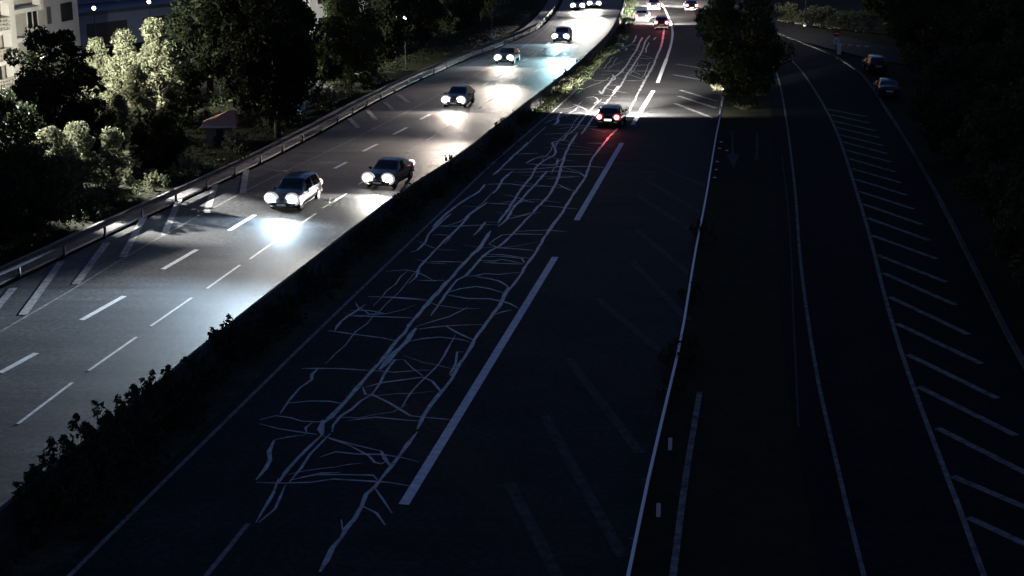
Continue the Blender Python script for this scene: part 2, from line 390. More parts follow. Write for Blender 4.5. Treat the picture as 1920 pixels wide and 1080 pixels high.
# main carriageway
ribbon('edge_line', PZ([(90, 1120), (265, 945), (400, 812), (560, 655), (700, 520), (820, 405), (940, 292), (1050, 197), (1100, 148), (1150, 92), (1172, 50), (1181, 20), (1184, 0)]), 0.15, M['paint_old'], cc)
for a, b in [((757, 946), (1041, 482)), ((1081, 413), (1166, 268)), ((1186, 234), (1225, 170)), ((1233, 155), (1250, 110))]:
    dash(cc, a, b, 0.32)
ribbon('lane_line', PZ([(1250, 110), (1258, 84), (1261, 60), (1256, 40), (1247, 18), (1238, 4)]), 0.24, M['paint'], cc)
dash(cc, (372, 1098), (465, 982), 0.15, M['paint_old']); dash(cc, (1150, 174), (1159, 162), 0.2)
for a, b in [((1276, 169), (1345, 190)), ((1272, 180), (1343, 203)), ((1266, 194), (1338, 222)), ((1262, 140), (1350, 156)), ((1268, 120), (1352, 134)),
             ((1221, 306), (1325, 350)), ((1211, 337), (1318, 402)), ((1197, 368), (1308, 440)), ((1192, 430), (1300, 520)), ((1185, 490), (1290, 600)),
             ((1120, 560), (1275, 690)), ((1065, 672), (1200, 850)), ((1020, 778), (1168, 1045)), ((955, 905), (1052, 1095))]:
    ribbon('hatch_stripe', [P(*a), P(*b)], 0.36, M['paint_faded'] if a[1] > 200 else M['paint_dirty'], cc)
# slip road
ribbon('edge_line', [q + Vector((0, 0, 0)) for q in RAMP_L], 0.14, M['paint_dirty'], sr)
ribbon('edge_line', [q + Vector((0, 0, 0)) for q in RAMP_R], 0.17, M['paint_dirty'], sr)
ribbon('edge_line', PZ([(1497, 800), (1488, 600), (1480, 420), (1466, 290)]), 0.07, M['paint_faded'], sr)
ribbon('edge_line', PZ([(1258, 1110), (1285, 900), (1312, 735)]), 0.2, M['paint_dirty'], isl, z=0.006)
for a, b in [((1553, 205), (1625, 219)), ((1558, 215), (1632, 231)), ((1563, 227), (1641, 245)), ((1569, 239), (1648, 258)), ((1575, 253), (1656, 273)), ((1580, 266), (1663, 288)),
             ((1584, 281), (1671, 304)), ((1590, 297), (1681, 323)), ((1596, 316), (1690, 343)), ((1603, 336), (1700, 366)), ((1611, 359), (1713, 392)), ((1619, 383), (1728, 421)),
             ((1627, 409), (1743, 451)), ((1634, 441), (1755, 485)), ((1645, 478), (1774, 529)), ((1656, 512), (1792, 572)), ((1668, 557), (1816, 627)), ((1682, 607), (1840, 682)),
             ((1702, 665), (1870, 747)), ((1722, 725), (1905, 817)), ((1758, 803), (1935, 893)), ((1785, 893), (1955, 965)), ((1815, 970), (1985, 1050))]:
    ribbon('hatch_stripe', [P(*a), P(*b)], 0.3, M['paint_dirty'], sr)
# direction arrow on the verge lane
ap = [(1371, 245), (1376, 245), (1376, 288), (1386, 290), (1376, 316), (1362, 290), (1371, 288)]
MB().add([P(x, y, 0.012) for x, y in ap], [(0, 1, 2, 6), (2, 3, 4), (2, 4, 6), (6, 4, 5)]).build('arrow_marking', M['paint_faded'], isl)
ribbon('arrow_marking', PZ([(1419, 250), (1420, 280), (1417, 300)]), 0.18, M['paint_faded'], isl, z=0.011)

# ------------------------------------------------------------------ crack seals, traced along the joints
def seals(ox, oy, s, lines, wd=0.17):
    for ln in lines:
        ww = wd
        if isinstance(ln[0], float): ww, ln = ln[0], ln[1:]
        ribbon('crack_seal', PZ(zz(ox, oy, s, ln)), ww * 0.85, M['sealant'], cc, jag=0.45, step=0.6)
seals(480, 540, 4, [
    (0.2, (1400, 0), (1300, 100), (1180, 240), (1110, 340), (1020, 440), (930, 560), (870, 620), (800, 700), (720, 800), (640, 880), (560, 970), (500, 1020)),
    (0.24, (1200, 300), (1130, 400), (1040, 490), (980, 560), (925, 612)),
    ((1440, 20), (1380, 110), (1310, 210)),
    (0.17, (1890, 0), (1830, 120), (1760, 220), (1700, 300), (1640, 390), (1590, 480), (1530, 570), (1470, 680), (1420, 750), (1370, 800), (1310, 880), (1260, 960), (1210, 1060)),
    ((1560, 480), (1510, 480), (1500, 560), (1450, 650)), (0.2, (1545, 540), (1500, 620), (1460, 660)),
    ((870, 65), (1050, 75), (1290, 95)), ((700, 170), (850, 170), (960, 190)), ((670, 210), (900, 215), (1180, 225)), ((820, 125), (740, 180), (640, 250), (590, 320)),
    ((540, 320), (750, 350), (950, 375), (1050, 400)), ((1200, 290), (1330, 250), (1450, 215), (1590, 145)), ((1220, 310), (1430, 285), (1700, 275)),
    ((1430, 290), (1500, 330), (1560, 360), (1630, 390)), ((1150, 400), (1250, 380), (1380, 370), (1530, 385), (1600, 405)),
    ((1790, 200), (1850, 180), (1920, 165)), ((340, 605), (600, 605), (840, 620)), ((470, 600), (420, 650), (415, 690), (330, 750), (260, 830), (180, 945)),
    ((240, 865), (400, 850), (550, 850), (660, 870)), ((1110, 540), (1040, 540), (1000, 590), (960, 650), (930, 720), (870, 800)), ((1110, 540), (1170, 600), (1250, 660)),
    ((820, 745), (950, 710), (1100, 690), (1250, 670), (1320, 700), (1370, 760), (1390, 790)), ((800, 740), (820, 800), (870, 800), (1000, 860), (1080, 910), (1160, 960), (1250, 970), (1470, 990)),
    ((870, 800), (780, 850), (720, 910), (640, 960), (580, 1030), (570, 1080)), ((690, 995), (900, 970), (1100, 990), (1230, 1000))], 0.12)
seals(380, 640, 4, [
    ((430, 590), (550, 560), (660, 575), (740, 600), (860, 605), (910, 600)), ((430, 620), (560, 655), (780, 690), (860, 700)), ((780, 690), (775, 650), (820, 610)),
    (0.28, (900, 590), (890, 660), (900, 700)), (0.17, (900, 700), (800, 790), (700, 890), (620, 980), (570, 1060)), ((960, 690), (890, 760), (800, 850), (740, 950), (650, 1060)),
    ((540, 740), (640, 720), (780, 700)), (0.18, (540, 740), (500, 830), (510, 890), (470, 960), (400, 1040)), ((900, 710), (1000, 740), (1150, 780), (1340, 825)),
    ((950, 730), (1100, 780), (1250, 860), (1290, 910), (1340, 920), (1380, 900)), ((880, 870), (1000, 830), (1150, 845), (1340, 850), (1480, 870), (1620, 905)),
    (0.25, (1340, 825), (1370, 880), (1400, 930)), ((740, 1020), (900, 990), (1030, 985))], 0.11)
seals(480, 810, 4, [
    (0.16, (1210, 0), (1140, 90), (1080, 170), (1020, 250), (950, 340), (900, 410), (830, 470), (790, 550), (740, 650), (680, 720), (640, 790), (570, 870), (530, 960), (480, 1050)),
    ((890, 420), (950, 500), (1020, 610)), ((800, 560), (900, 610), (970, 700)), ((640, 660), (650, 740)), ((0, 380), (200, 385), (400, 380), (580, 355), (850, 370), (1000, 380), (1150, 405)),
    ((270, 360), (450, 320), (650, 320), (880, 325), (910, 360)), ((170, 350), (130, 460), (0, 680)), ((220, 400), (140, 580), (20, 680))], 0.11)
seals(600, 400, 6, [
    ((1700, 0), (1580, 140), (1470, 240), (1350, 360), (1200, 520), (1120, 610), (1080, 720), (1000, 790)), ((1480, 0), (1320, 140), (1220, 240), (1180, 330), (1090, 420), (1020, 440)),
    ((1300, 150), (1550, 145), (1920, 130)), ((1270, 250), (1340, 240), (1450, 250)), (0.2, (1860, 100), (1790, 190), (1730, 250)), ((1240, 545), (1400, 545), (1600, 550)),
    ((1090, 755), (1250, 760), (1400, 755)), ((540, 940), (800, 945), (1000, 955), (1200, 970)), (0.22, (1920, 200), (1800, 380), (1650, 530), (1500, 700), (1350, 860), (1240, 990), (1140, 1080)),
    (0.26, (1900, 240), (1830, 340), (1760, 440)), ((1920, 420), (1800, 520), (1720, 620), (1650, 700), (1540, 750), (1450, 870), (1350, 1010), (1300, 1080))], 0.13)
seals(760, 400, 6, [
    (0.17, (1770, 0), (1620, 190), (1570, 260), (1480, 420), (1400, 530), (1340, 620), (1280, 720), (1180, 850), (1110, 930), (1080, 1030), (1050, 1080)),
    ((1440, 0), (1350, 80), (1250, 190), (1150, 290), (1060, 370), (960, 420), (870, 480), (830, 540), (740, 640), (660, 710)),
    ((1250, 205), (1450, 195), (1620, 190), (1820, 210)), ((940, 350), (1000, 300), (1090, 245), (1250, 235), (1550, 240)), ((940, 350), (1050, 390), (1250, 400), (1440, 420)),
    ((930, 460), (1100, 470), (1250, 490), (1400, 510)), ((890, 490), (1050, 485), (1200, 495), (1310, 510), (1340, 560)), ((850, 530), (1000, 540), (1080, 520), (1200, 540), (1320, 570)),
    ((870, 550), (1000, 560), (1320, 575)), ((650, 710), (780, 705), (900, 680), (1050, 690), (1290, 665)), ((800, 715), (950, 740), (1060, 765), (1130, 810), (1170, 850)),
    ((490, 890), (620, 850), (800, 825), (950, 850), (1100, 895)), ((470, 920), (700, 960), (950, 965), (1080, 990), (1180, 1020), (1270, 1070)), ((880, 100), (1050, 100)), ((880, 130), (1050, 130))], 0.14)
seals(780, 250, 4.8, [
    (0.16, (1370, 0), (1320, 60), (1230, 80), (1240, 120), (1255, 160), (1240, 200), (1150, 250), (1080, 310), (1040, 390), (950, 500), (880, 610), (820, 700), (740, 810)),
    ((1180, 340), (1100, 430), (1000, 540), (930, 620), (870, 680), (820, 770), (740, 840)), (0.18, (1450, 0), (1370, 130), (1320, 260), (1280, 400), (1210, 540), (1100, 660), (1050, 720)),
    (0.17, (1740, 30), (1660, 130), (1590, 220), (1560, 290), (1520, 400), (1430, 530), (1360, 640), (1300, 740), (1190, 870)), ((1010, 80), (940, 150), (870, 210), (760, 320), (690, 380)),
    ((620, 460), (560, 530), (440, 600), (280, 720), (150, 850)), ((640, 620), (570, 670), (480, 730), (420, 810)), ((870, 340), (780, 420), (750, 480), (690, 545)),
    ((900, 190), (1100, 180)), ((990, 270), (1060, 230), (1150, 205), (1230, 210)), ((990, 275), (1240, 285), (1280, 230)), ((740, 325), (950, 325), (1150, 315), (1350, 300), (1550, 300), (1720, 310)),
    ((870, 350), (1100, 350), (1300, 340), (1480, 360), (1520, 400)), ((640, 460), (850, 455), (980, 475), (1200, 480)), ((1280, 460), (1380, 510), (1430, 520)), ((420, 655), (570, 665)),
    ((650, 630), (850, 640)), ((870, 660), (960, 610), (1100, 615)), ((1120, 650), (1290, 665), (1450, 685)), ((840, 770), (960, 740), (1060, 710)), ((1320, 190), (1590, 190)), ((1180, 410), (1300, 400), (1480, 390)), ((1540, 90), (1700, 90))], 0.17)
seals(1000, 60, 6, [
    (0.2, (1230, 60), (1190, 130), (1150, 220), (1100, 290), (1060, 360), (1000, 440), (950, 480), (890, 520), (870, 560), (800, 640), (770, 700), (740, 660)), ((890, 480), (920, 530), (850, 555)),
    ((770, 710), (880, 720)), ((590, 740), (680, 730), (730, 770), (680, 810)), (0.2, (1310, 40), (1260, 110), (1220, 220), (1160, 320), (1110, 400), (1050, 480), (1000, 580), (920, 680), (870, 730)),
    (0.16, (1300, 120), (1270, 190), (1270, 230)), (0.24, (1470, -60), (1470, 0), (1440, 150), (1400, 250), (1340, 400), (1290, 480), (1240, 570), (1190, 670)), ((1380, 60), (1350, 90)),
    ((320, 900), (280, 960), (270, 1020), (220, 1050)), ((760, 440), (1000, 440)), ((1100, 440), (1340, 440)), ((680, 550), (860, 545)), ((1020, 550), (1270, 550)),
    ((1160, 40), (1140, 90), (1120, 120)), ((1000, 190), (1050, 180), (1040, 210)), ((840, 600), (1000, 600)), ((1100, 380), (1300, 370)), ((1180, 300), (1380, 300)), ((760, 480), (880, 470))], 0.2)

seals(0, 0, 1, [(0.17, (1128, 186), (1108, 206), (1090, 226), (1080, 240), (1066, 252)), (0.17, (1146, 182), (1122, 208), (1104, 232), (1090, 252)), (0.17, (1198, 172), (1182, 204), (1164, 234), (1143, 256)),
    ((1060, 214), (1085, 212), (1110, 216)), ((1040, 236), (1075, 233), (1112, 238), (1150, 236)), ((1075, 196), (1096, 204), (1104, 214)), ((1020, 252), (1060, 250), (1100, 247))], 0.14)
# a fine web of thinner cross cracks between the longitudinal joints
JOINT_L = smooth(PZ([(520, 895), (640, 735), (760, 600), (850, 480), (930, 380), (1000, 300), (1050, 240), (1110, 180), (1165, 120), (1195, 72)]), 2)
JOINT_R = smooth(PZ([(700, 890), (800, 760), (880, 650), (945, 560), (1005, 460), (1060, 370), (1105, 300), (1140, 240), (1195, 175), (1240, 85)]), 2)
EDGE_I = offset(smooth(PZ([(400, 812), (560, 655), (700, 520), (820, 405), (940, 292), (1050, 197), (1100, 148), (1150, 92)]), 2), 0.3)
ja, jb, je = resample(JOINT_L, 200), resample(JOINT_R, 200), resample(EDGE_I, 200)
for i in range(46):
    k = min(193, int(200 * (i + random.random()) / 46))
    a, b = (ja[k], jb[min(199, max(0, k + random.randint(-3, 5)))]) if random.random() < 0.62 else (je[k], ja[min(199, max(0, k + random.randint(-4, 6)))])
    t0, t1 = random.choice([(0, 1), (0, 0.6), (0.35, 1), (0, 1), (0.1, 0.8)])
    bow = random.uniform(-1.1, 1.1)
    pts = [a.lerp(b, t0 + (t1 - t0) * q / 5) + Vector((random.uniform(-.05, .05), bow * math.sin(math.pi * q / 5) + random.uniform(-.12, .12), 0)) for q in range(6)]
    ribbon('crack_seal', pts, random.uniform(0.04, 0.07), M['sealant'], cc, jag=0.5, step=0.6)
for i in range(16):
    k = random.randrange(10, 170); L_ = random.randint(8, 22); f = random.uniform(0.12, 0.9); src, dst = random.choice([(ja, jb), (je, ja)])
    pts = [src[min(199, k + q * L_ // 5)].lerp(dst[min(199, k + q * L_ // 5)], f + random.uniform(-.035, .035)) for q in range(6)]
    ribbon('crack_seal', pts, random.uniform(0.04, 0.07), M['sealant'], cc, jag=0.5, step=0.6)

# ------------------------------------------------------------------ barriers and rails
def heading(a, b): return math.atan2(b.y - a.y, b.x - a.x)
bt = tag(empty('concrete_barrier', BARR[0]), 'long low concrete barrier edging the median strip beside the oncoming lanes', 'barrier')
NB = int(sum((b - a).length for a, b in zip(BARR, BARR[1:])) / 6.0)
bp = resample(BARR, NB + 1)
prof = [(-0.02, 0), (0.0, 0.1), (0.12, 0.35), (0.17, 0.85), (0.33, 0.85), (0.38, 0.35), (0.5, 0.1), (0.52, 0)]
bmesh_seg = MB()
vs = [(x, -y, z) for x in (0.0008, 0.9992) for y, z in prof]; n_ = len(prof)
bmesh_seg.add(vs, [(i, i + 1, n_ + i + 1, n_ + i) for i in range(n_ - 1)] + [tuple(range(n_))[::-1], tuple(range(n_, 2 * n_))])
bme = bmesh_seg.mesh('barrier_segment')
for a, b in zip(bp, bp[1:]):
    o = mesh_obj('barrier_segment', bme, M['concrete'], bt)
    o.location = a - BARR[0]; o.rotation_euler = (0, 0, heading(a, b)); o.scale = ((b - a).length, 1, 1)

def guardrail(name, line, label, z0, z1, th, m, wave, post_step, shift=0.0):
    root = tag(empty(name, line[0]), label, 'guardrail')
    n = int(sum((b - a).length for a, b in zip(line, line[1:])) / 4.0)
    pts = resample(line, n + 1)
    pf = [(0, z0), (th, z0 + 0.25 * (z1 - z0)), (0.2 * th, z0 + 0.5 * (z1 - z0)), (th, z0 + 0.75 * (z1 - z0)), (0, z1), (-0.02, z1), (-0.02, z0)] if wave else [(0, z0), (th, z0), (th, z1), (0, z1)]
    k = len(pf)
    vs = [(x, -y, z) for x in (0.0, 1.0) for y, z in pf]
    me = MB().add(vs, [(i, (i + 1) % k, k + (i + 1) % k, k + i) for i in range(k)] + [tuple(range(k))[::-1], tuple(range(k, 2 * k))]).mesh('rail')
    pme = MB().box(-0.05, 0.05, 0.021, 0.12, -0.2, z1 - 0.04).mesh('post')
    for i, (a, b) in enumerate(zip(pts, pts[1:])):
        o = mesh_obj('rail', me, m, root); o.location = a - line[0]; o.rotation_euler = (0, 0, heading(a, b)); o.scale = ((b - a).length + 0.01, 1, 1)
        if i % post_step == 0:
            q = mesh_obj('post', pme, M['dull_steel'], root); q.location = a - line[0]; q.rotation_euler = (0, 0, heading(a, b))
    return root
guardrail('guardrail', RAIL_L, 'corrugated grey guardrail between footpath and oncoming carriageway', 0.42, 0.74, 0.08, M['dull_steel'], True, 1)
guardrail('guardrail', [q for q in RAIL_R], 'thin pale box rail along the planted verge right of the hatching', 0.5, 0.6, 0.09, M['white_metal'], False, 1)

# delineator posts on the verge
def delineator(px, py, h, label, m=None):
    b = P(px, py); t = tag(empty('delineator_post', b), label, 'delineator', None)
    MB().tube([(0, 0, -0.1), (0, 0, h)], 0.035, 6).build('stem', M['sign_dark'], t)
    MB().box(-0.06, 0.06, -0.02, -0.055, h - 0.42, h - 0.02).build('reflector', m or M['sign_white'], t)
delineator(1255, 872, 0.95, 'short delineator post with upright white reflector, standing beside small bush')
delineator(1233, 1000, 0.95, 'short delineator post with white reflector near the end of the box rail')
for i, (x, y) in enumerate([(1352, 268), (1349, 280), (1363, 284), (1345, 305), (1343, 320), (1340, 335)]):
    b = P(x, y)
    t = tag(empty('reflector_stud', b), 'small pale reflector stud beside the box rail near the road arrow', 'stud', 'reflector studs by the box rail')
    MB().box(-0.1, 0.1, -0.1, 0.1, -0.03, 0.05).build('stud_base', M['sign_dark'], t)
    MB().box(-0.09, 0.09, -0.09, 0.09, 0.051, 0.09).build('reflector', M['sign_white'], t)

# ------------------------------------------------------------------ vegetation
def leaf_mesh(name, centres, radii, per, size, up=0.3):
    """Many small folded leaves spread through clumps."""
    V = []; F = []
    for (c, r) in zip(centres, radii):
        n = int(per * (0.75 + 0.5 * rng.random()))
        d = rng.normal(size=(n, 3)); d /= np.linalg.norm(d, axis=1)[:, None]
        rr = r * (0.35 + 0.65 * rng.random(n) ** 0.45)
        p = np.array(c) + d * rr[:, None] * np.array([1, 1, 0.85])
        nr = d + rng.normal(size=(n, 3)) * 0.75 + np.array([0, 0, up]); nr /= np.linalg.norm(nr, axis=1)[:, None]
        a = np.cross(nr, rng.normal(size=(n, 3))); a /= np.linalg.norm(a, axis=1)[:, None]
        b = np.cross(nr, a)
        s = size * (0.6 + 0.8 * rng.random(n))
        base = len(V)
        q = np.stack([p - a * s[:, None], p + b * (s * 0.42)[:, None] + nr * (s * 0.14)[:, None], p + a * s[:, None], p - b * (s * 0.42)[:, None] + nr * (s * 0.14)[:, None]], 1).reshape(-1, 3)
        V.extend(q.tolist())
        F.extend([(base + 4 * i, base + 4 * i + 1, base + 4 * i + 2, base + 4 * i + 3) for i in range(n)])
    me = bpy.data.meshes.new(name); me.from_pydata(V, [], F); me.update()
    return me
def tree_meshes(h, rad, base, nclump, per, size, style='round'):
    cs, rs = [], []
    tb = MB()
    lean = Vector((random.uniform(-.04, .04), random.uniform(-.04, .04), 0)) * h
    top = Vector((lean.x, lean.y, h * 0.8))
    tr = 0.022 * h + 0.06
    pts = [Vector((0, 0, -0.3)), Vector((0, 0, h * 0.12)), Vector((lean.x * .3, lean.y * .3, h * 0.35)), Vector((lean.x * .6, lean.y * .6, h * 0.58)), top]
    tb.tube(pts, [tr * 1.35, tr, tr * 0.8, tr * 0.5, tr * 0.15], 8)
    for i in range(nclump):
        f = (i + 0.5) / nclump
        if style == 'plume':
            z = base + (h - base) * random.uniform(0.05, 0.94)
            k = max(0.1, 1 - ((z - base) / (h - base)) ** 1.7); r0 = rad * k * math.sqrt(random.random())
        else:
            z = base + (h - base) * (0.06 + 0.88 * random.random())
            t = (z - base) / (h - base) * 2 - 1; k = math.sqrt(max(0.06, 1 - t * t)) * (0.85 + 0.3 * random.random()); r0 = rad * k * (random.random() ** 0.4)
        a = i * 2.399 + random.uniform(-.5, .5)
        c = Vector((lean.x * f + r0 * math.cos(a), lean.y * f + r0 * math.sin(a), z))
        cr = rad * random.uniform(0.17, 0.36) * (0.8 if style == 'plume' else 1)
        cs.append(tuple(c)); rs.append(cr)
        if i % 2 == 0:
            s0 = Vector((lean.x * .4, lean.y * .4, max(h * 0.15, z - rad * random.uniform(0.4, 0.8))))
            mid = s0.lerp(c, 0.55) + Vector((0, 0, -0.05 * h * random.random()))
            tb.tube([s0, mid, c], [tr * 0.38, tr * 0.22, tr * 0.06], 5)
    return tb.mesh('trunk', True), leaf_mesh('crown', cs, rs, per, size)
PROTO = {}
PROTO['round_a'] = tree_meshes(8.0, 3.1, 0.7, 70, 190, 0.17)
PROTO['round_b'] = tree_meshes(8.6, 2.7, 0.8, 66, 190, 0.17)
PROTO['round_c'] = tree_meshes(7.2, 3.3, 0.5, 70, 190, 0.18)
PROTO['plume_a'] = tree_meshes(7.5, 2.6, 0.4, 84, 80, 0.15, 'plume')
PROTO['plume_b'] = tree_meshes(7.0, 2.4, 0.4, 78, 80, 0.15, 'plume')
def tree(px, py, kind, scale, leaf, label, group=None, rz=None, sz=None):
    b = P(px, py, -0.1)
    t = tag(empty('tree', b, random.uniform(0, 6.28) if rz is None else rz), label, 'tree', group)
    tm, cm = PROTO[kind]
    for nm, me, m in (('trunk', tm, M['bark']), ('crown', cm, leaf)):
        o = bpy.data.objects.new(nm, me); col.objects.link(o); o.parent = t
        if not me.materials: me.materials.append(None)
        o.material_slots[0].link = 'OBJECT'; o.material_slots[0].material = m
    t.scale = (scale, scale, scale if sz is None else sz)
    return t
LT, DK = M['leaf_lit'], M['leaf_dark']
# left bank, floodlit or silhouetted
BK = M['leaf_black']
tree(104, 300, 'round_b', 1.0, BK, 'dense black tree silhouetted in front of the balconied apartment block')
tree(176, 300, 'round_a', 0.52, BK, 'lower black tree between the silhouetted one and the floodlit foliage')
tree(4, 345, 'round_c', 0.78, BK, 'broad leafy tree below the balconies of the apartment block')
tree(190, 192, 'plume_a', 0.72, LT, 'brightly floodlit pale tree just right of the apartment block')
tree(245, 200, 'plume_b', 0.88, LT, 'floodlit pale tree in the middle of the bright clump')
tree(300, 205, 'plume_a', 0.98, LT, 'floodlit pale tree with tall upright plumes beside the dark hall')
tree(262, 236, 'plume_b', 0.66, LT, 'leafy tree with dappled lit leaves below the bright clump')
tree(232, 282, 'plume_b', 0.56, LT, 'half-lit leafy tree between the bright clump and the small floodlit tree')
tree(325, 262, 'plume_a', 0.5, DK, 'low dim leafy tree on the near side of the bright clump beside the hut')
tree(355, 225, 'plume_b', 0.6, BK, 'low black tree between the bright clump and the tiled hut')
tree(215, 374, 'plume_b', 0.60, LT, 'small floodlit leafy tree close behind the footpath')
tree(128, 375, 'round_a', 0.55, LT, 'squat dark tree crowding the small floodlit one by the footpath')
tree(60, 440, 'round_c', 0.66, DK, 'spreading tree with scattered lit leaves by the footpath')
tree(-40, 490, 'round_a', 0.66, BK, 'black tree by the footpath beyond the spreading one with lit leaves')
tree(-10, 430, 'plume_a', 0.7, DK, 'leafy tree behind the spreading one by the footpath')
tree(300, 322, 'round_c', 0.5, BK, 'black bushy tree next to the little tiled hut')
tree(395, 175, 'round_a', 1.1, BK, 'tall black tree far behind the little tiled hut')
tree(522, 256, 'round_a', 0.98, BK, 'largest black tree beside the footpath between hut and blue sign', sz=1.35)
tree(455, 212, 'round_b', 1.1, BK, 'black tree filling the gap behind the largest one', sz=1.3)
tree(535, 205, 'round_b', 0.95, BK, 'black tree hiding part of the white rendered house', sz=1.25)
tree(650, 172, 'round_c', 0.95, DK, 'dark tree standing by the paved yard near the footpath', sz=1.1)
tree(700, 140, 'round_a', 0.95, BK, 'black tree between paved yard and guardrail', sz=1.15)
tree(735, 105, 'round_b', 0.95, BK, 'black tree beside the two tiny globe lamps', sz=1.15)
# creeping undergrowth on the bank
cs, rs = [], []
for i in range(900):
    q = resample(offset(RAIL_L, -random.uniform(2.3, 13)), 140)[random.randrange(30, 110)]
    cs.append((q.x, q.y, random.uniform(0.0, 0.35))); rs.append(random.uniform(0.4, 0.9))
gc = mesh_obj('ground_cover', leaf_mesh('ground_cover', cs, rs, 26, 0.13, 0.9), DK)
tag(gc, 'dark ivy and low undergrowth covering the bank under the trees', kind='stuff')
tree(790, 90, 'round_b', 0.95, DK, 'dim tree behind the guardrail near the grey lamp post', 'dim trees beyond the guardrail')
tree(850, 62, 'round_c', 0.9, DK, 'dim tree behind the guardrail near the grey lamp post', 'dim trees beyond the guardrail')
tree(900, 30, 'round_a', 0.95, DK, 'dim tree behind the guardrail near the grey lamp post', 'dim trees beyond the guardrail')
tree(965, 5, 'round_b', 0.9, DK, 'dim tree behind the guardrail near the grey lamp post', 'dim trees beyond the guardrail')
# verge and right bank
tree(1385, 196, 'round_a', 1.02, DK, 'dark round tree on the verge where the slip road leaves', sz=1.12)
tree(1345, 92, 'round_c', 0.72, DK, 'smaller dark tree behind the round verge tree')
RG = 'trees of the unlit wood'
RL = 'black broadleaf tree in the unlit wood beside the slip road'
for px, py, k, s in [(1740, 150, 'round_a', 1.1), (1850, 190, 'round_b', 1.15), (1800, 300, 'round_c', 1.0), (1930, 330, 'round_a', 1.1), (1890, 460, 'round_b', 0.95), (1990, 560, 'round_c', 1.0), (1710, 85, 'round_b', 1.1), (1800, 100, 'round_c', 1.2), (1900, 110, 'round_a', 1.3), (1660, 45, 'round_a', 1.0), (1740, 40, 'round_b', 1.15), (1830, 45, 'round_c', 1.2), (1920, 50, 'round_b', 1.2)]:
    tree(px, py, k, s, DK, RL, RG)

def shrub_mesh(h, rad, ncl, per, size):
    cs, rs, tb = [], [], MB()
    for i in range(ncl):
        a = i * 2.399; r0 = rad * math.sqrt(random.random()); z = h * random.uniform(0.18, 0.92) * (1 - 0.35 * (r0 / rad))
        c = Vector((r0 * math.cos(a), r0 * math.sin(a), z)); cs.append(tuple(c)); rs.append(random.uniform(0.16, 0.3) * h * 0.6)
        tb.tube([(0.1 * c.x, 0.1 * c.y, -0.1), (0.5 * c.x, 0.5 * c.y, 0.6 * c.z), tuple(c + Vector((0.05 * c.x, 0.05 * c.y, 0.22 * h)))], [0.02, 0.014, 0.004], 4)
        # a sprig that sticks out
        for q in range(3):
            cs.append((c.x * 1.12 + random.uniform(-.1, .1), c.y * 1.12 + random.uniform(-.1, .1), c.z + 0.08 * h * (q + 1.2))); rs.append(0.07 * h * (1.2 - 0.25 * q))
    per_l = [per] * len(cs)
    return tb.mesh('stems'), leaf_mesh('foliage', cs, rs, per, size, 0.5)
SH = [shrub_mesh(1.5, 0.9, 16, 22, 0.075), shrub_mesh(1.1, 0.8, 14, 22, 0.07), shrub_mesh(1.9, 1.1, 20, 22, 0.08)]
def shrub(px, py, k, s, label, group=None, leaf=None, sz=None):
    b = P(px, py, -0.05)
    t = tag(empty('shrub', b, random.uniform(0, 6.28)), label, 'shrub', group)
    for nm, me, m in (('stems', SH[k][0], M['bark']), ('foliage', SH[k][1], leaf or M['leaf_shrub'])):
        o = bpy.data.objects.new(nm, me); col.objects.link(o); o.parent = t
        if not me.materials: me.materials.append(None)
        o.material_slots[0].link = 'OBJECT'; o.material_slots[0].material = m
    t.scale = (s, s, sz or s)
MG = 'shrubs of the overgrown median'
ML = 'dark straggly shrub on the median overhanging the concrete barrier'
for px, py, k, s in [(445, 668, 2, 0.72), (480, 640, 1, 0.8), (385, 728, 1, 0.95), (330, 775, 0, 0.85), (285, 800, 2, 0.85), (235, 850, 2, 0.85), (180, 890, 0, 1.0), (135, 945, 2, 0.9), (90, 990, 0, 0.9), (250, 900, 1, 0.9), (345, 800, 1, 0.8), (170, 985, 1, 1.0), (520, 605, 1, 0.6)]:
    shrub(px, py, k, s * 1.25, ML, MG)
for q in range(20):
    k = random.randrange(3); f = (q + random.random() * 0.8) / 20
    b_ = resample(offset(BARR, random.uniform(0.7, 1.3)), 200)
    p_ = b_[int(22 + 70 * f)]
    t_ = tag(empty('shrub', (p_.x, p_.y, -0.05), random.uniform(0, 6.28)), ML, 'shrub', MG)
    for nm, me, m in (('stems', SH[k][0], M['bark']), ('foliage', SH[k][1], M['leaf_shrub'])):
        o = bpy.data.objects.new(nm, me); col.objects.link(o); o.parent = t_
        o.material_slots[0].link = 'OBJECT'; o.material_slots[0].material = m
    s_q = random.uniform(0.55, 0.85); t_.scale = (s_q, s_q, s_q)
shrub(672, 452, 1, 0.55, 'small headlight-lit shrub at the barrier, twiggy and pale green')
shrub(700, 440, 1, 0.55, 'low shrub behind the twiggy pale one, catching headlight glow')
shrub(790, 372, 2, 0.62, 'hazy green shrub on the median beside the second oncoming car')
shrub(765, 400, 0, 0.6, 'low green shrub next to the hazy median shrub')
shrub(848, 312, 0, 0.5, 'dark little shrub on the median below the grey saloon')
shrub(947, 238, 0, 0.5, 'dark upright shrub on the median opposite the braking car')
shrub(1045, 172, 2, 0.6, 'dark shrub on the median cutting into the bluish headlight pool')
cs, rs = [], []
for i in range(700):
    q = resample(offset(BARR, random.uniform(0.6, 1.9)), 160)[random.randrange(8, 150)]
    cs.append((q.x + random.uniform(-.4, .4), q.y + random.uniform(-.7, .7), random.uniform(0.02, 0.45))); rs.append(random.uniform(0.2, 0.5))
mg = mesh_obj('median_growth', leaf_mesh('median_growth', cs, rs, 30, 0.085, 0.6), M['leaf_black'])
tag(mg, 'rough weeds and low growth covering the median behind the barrier', kind='stuff')
VL = 'sparse dark bush growing against the pale box rail'
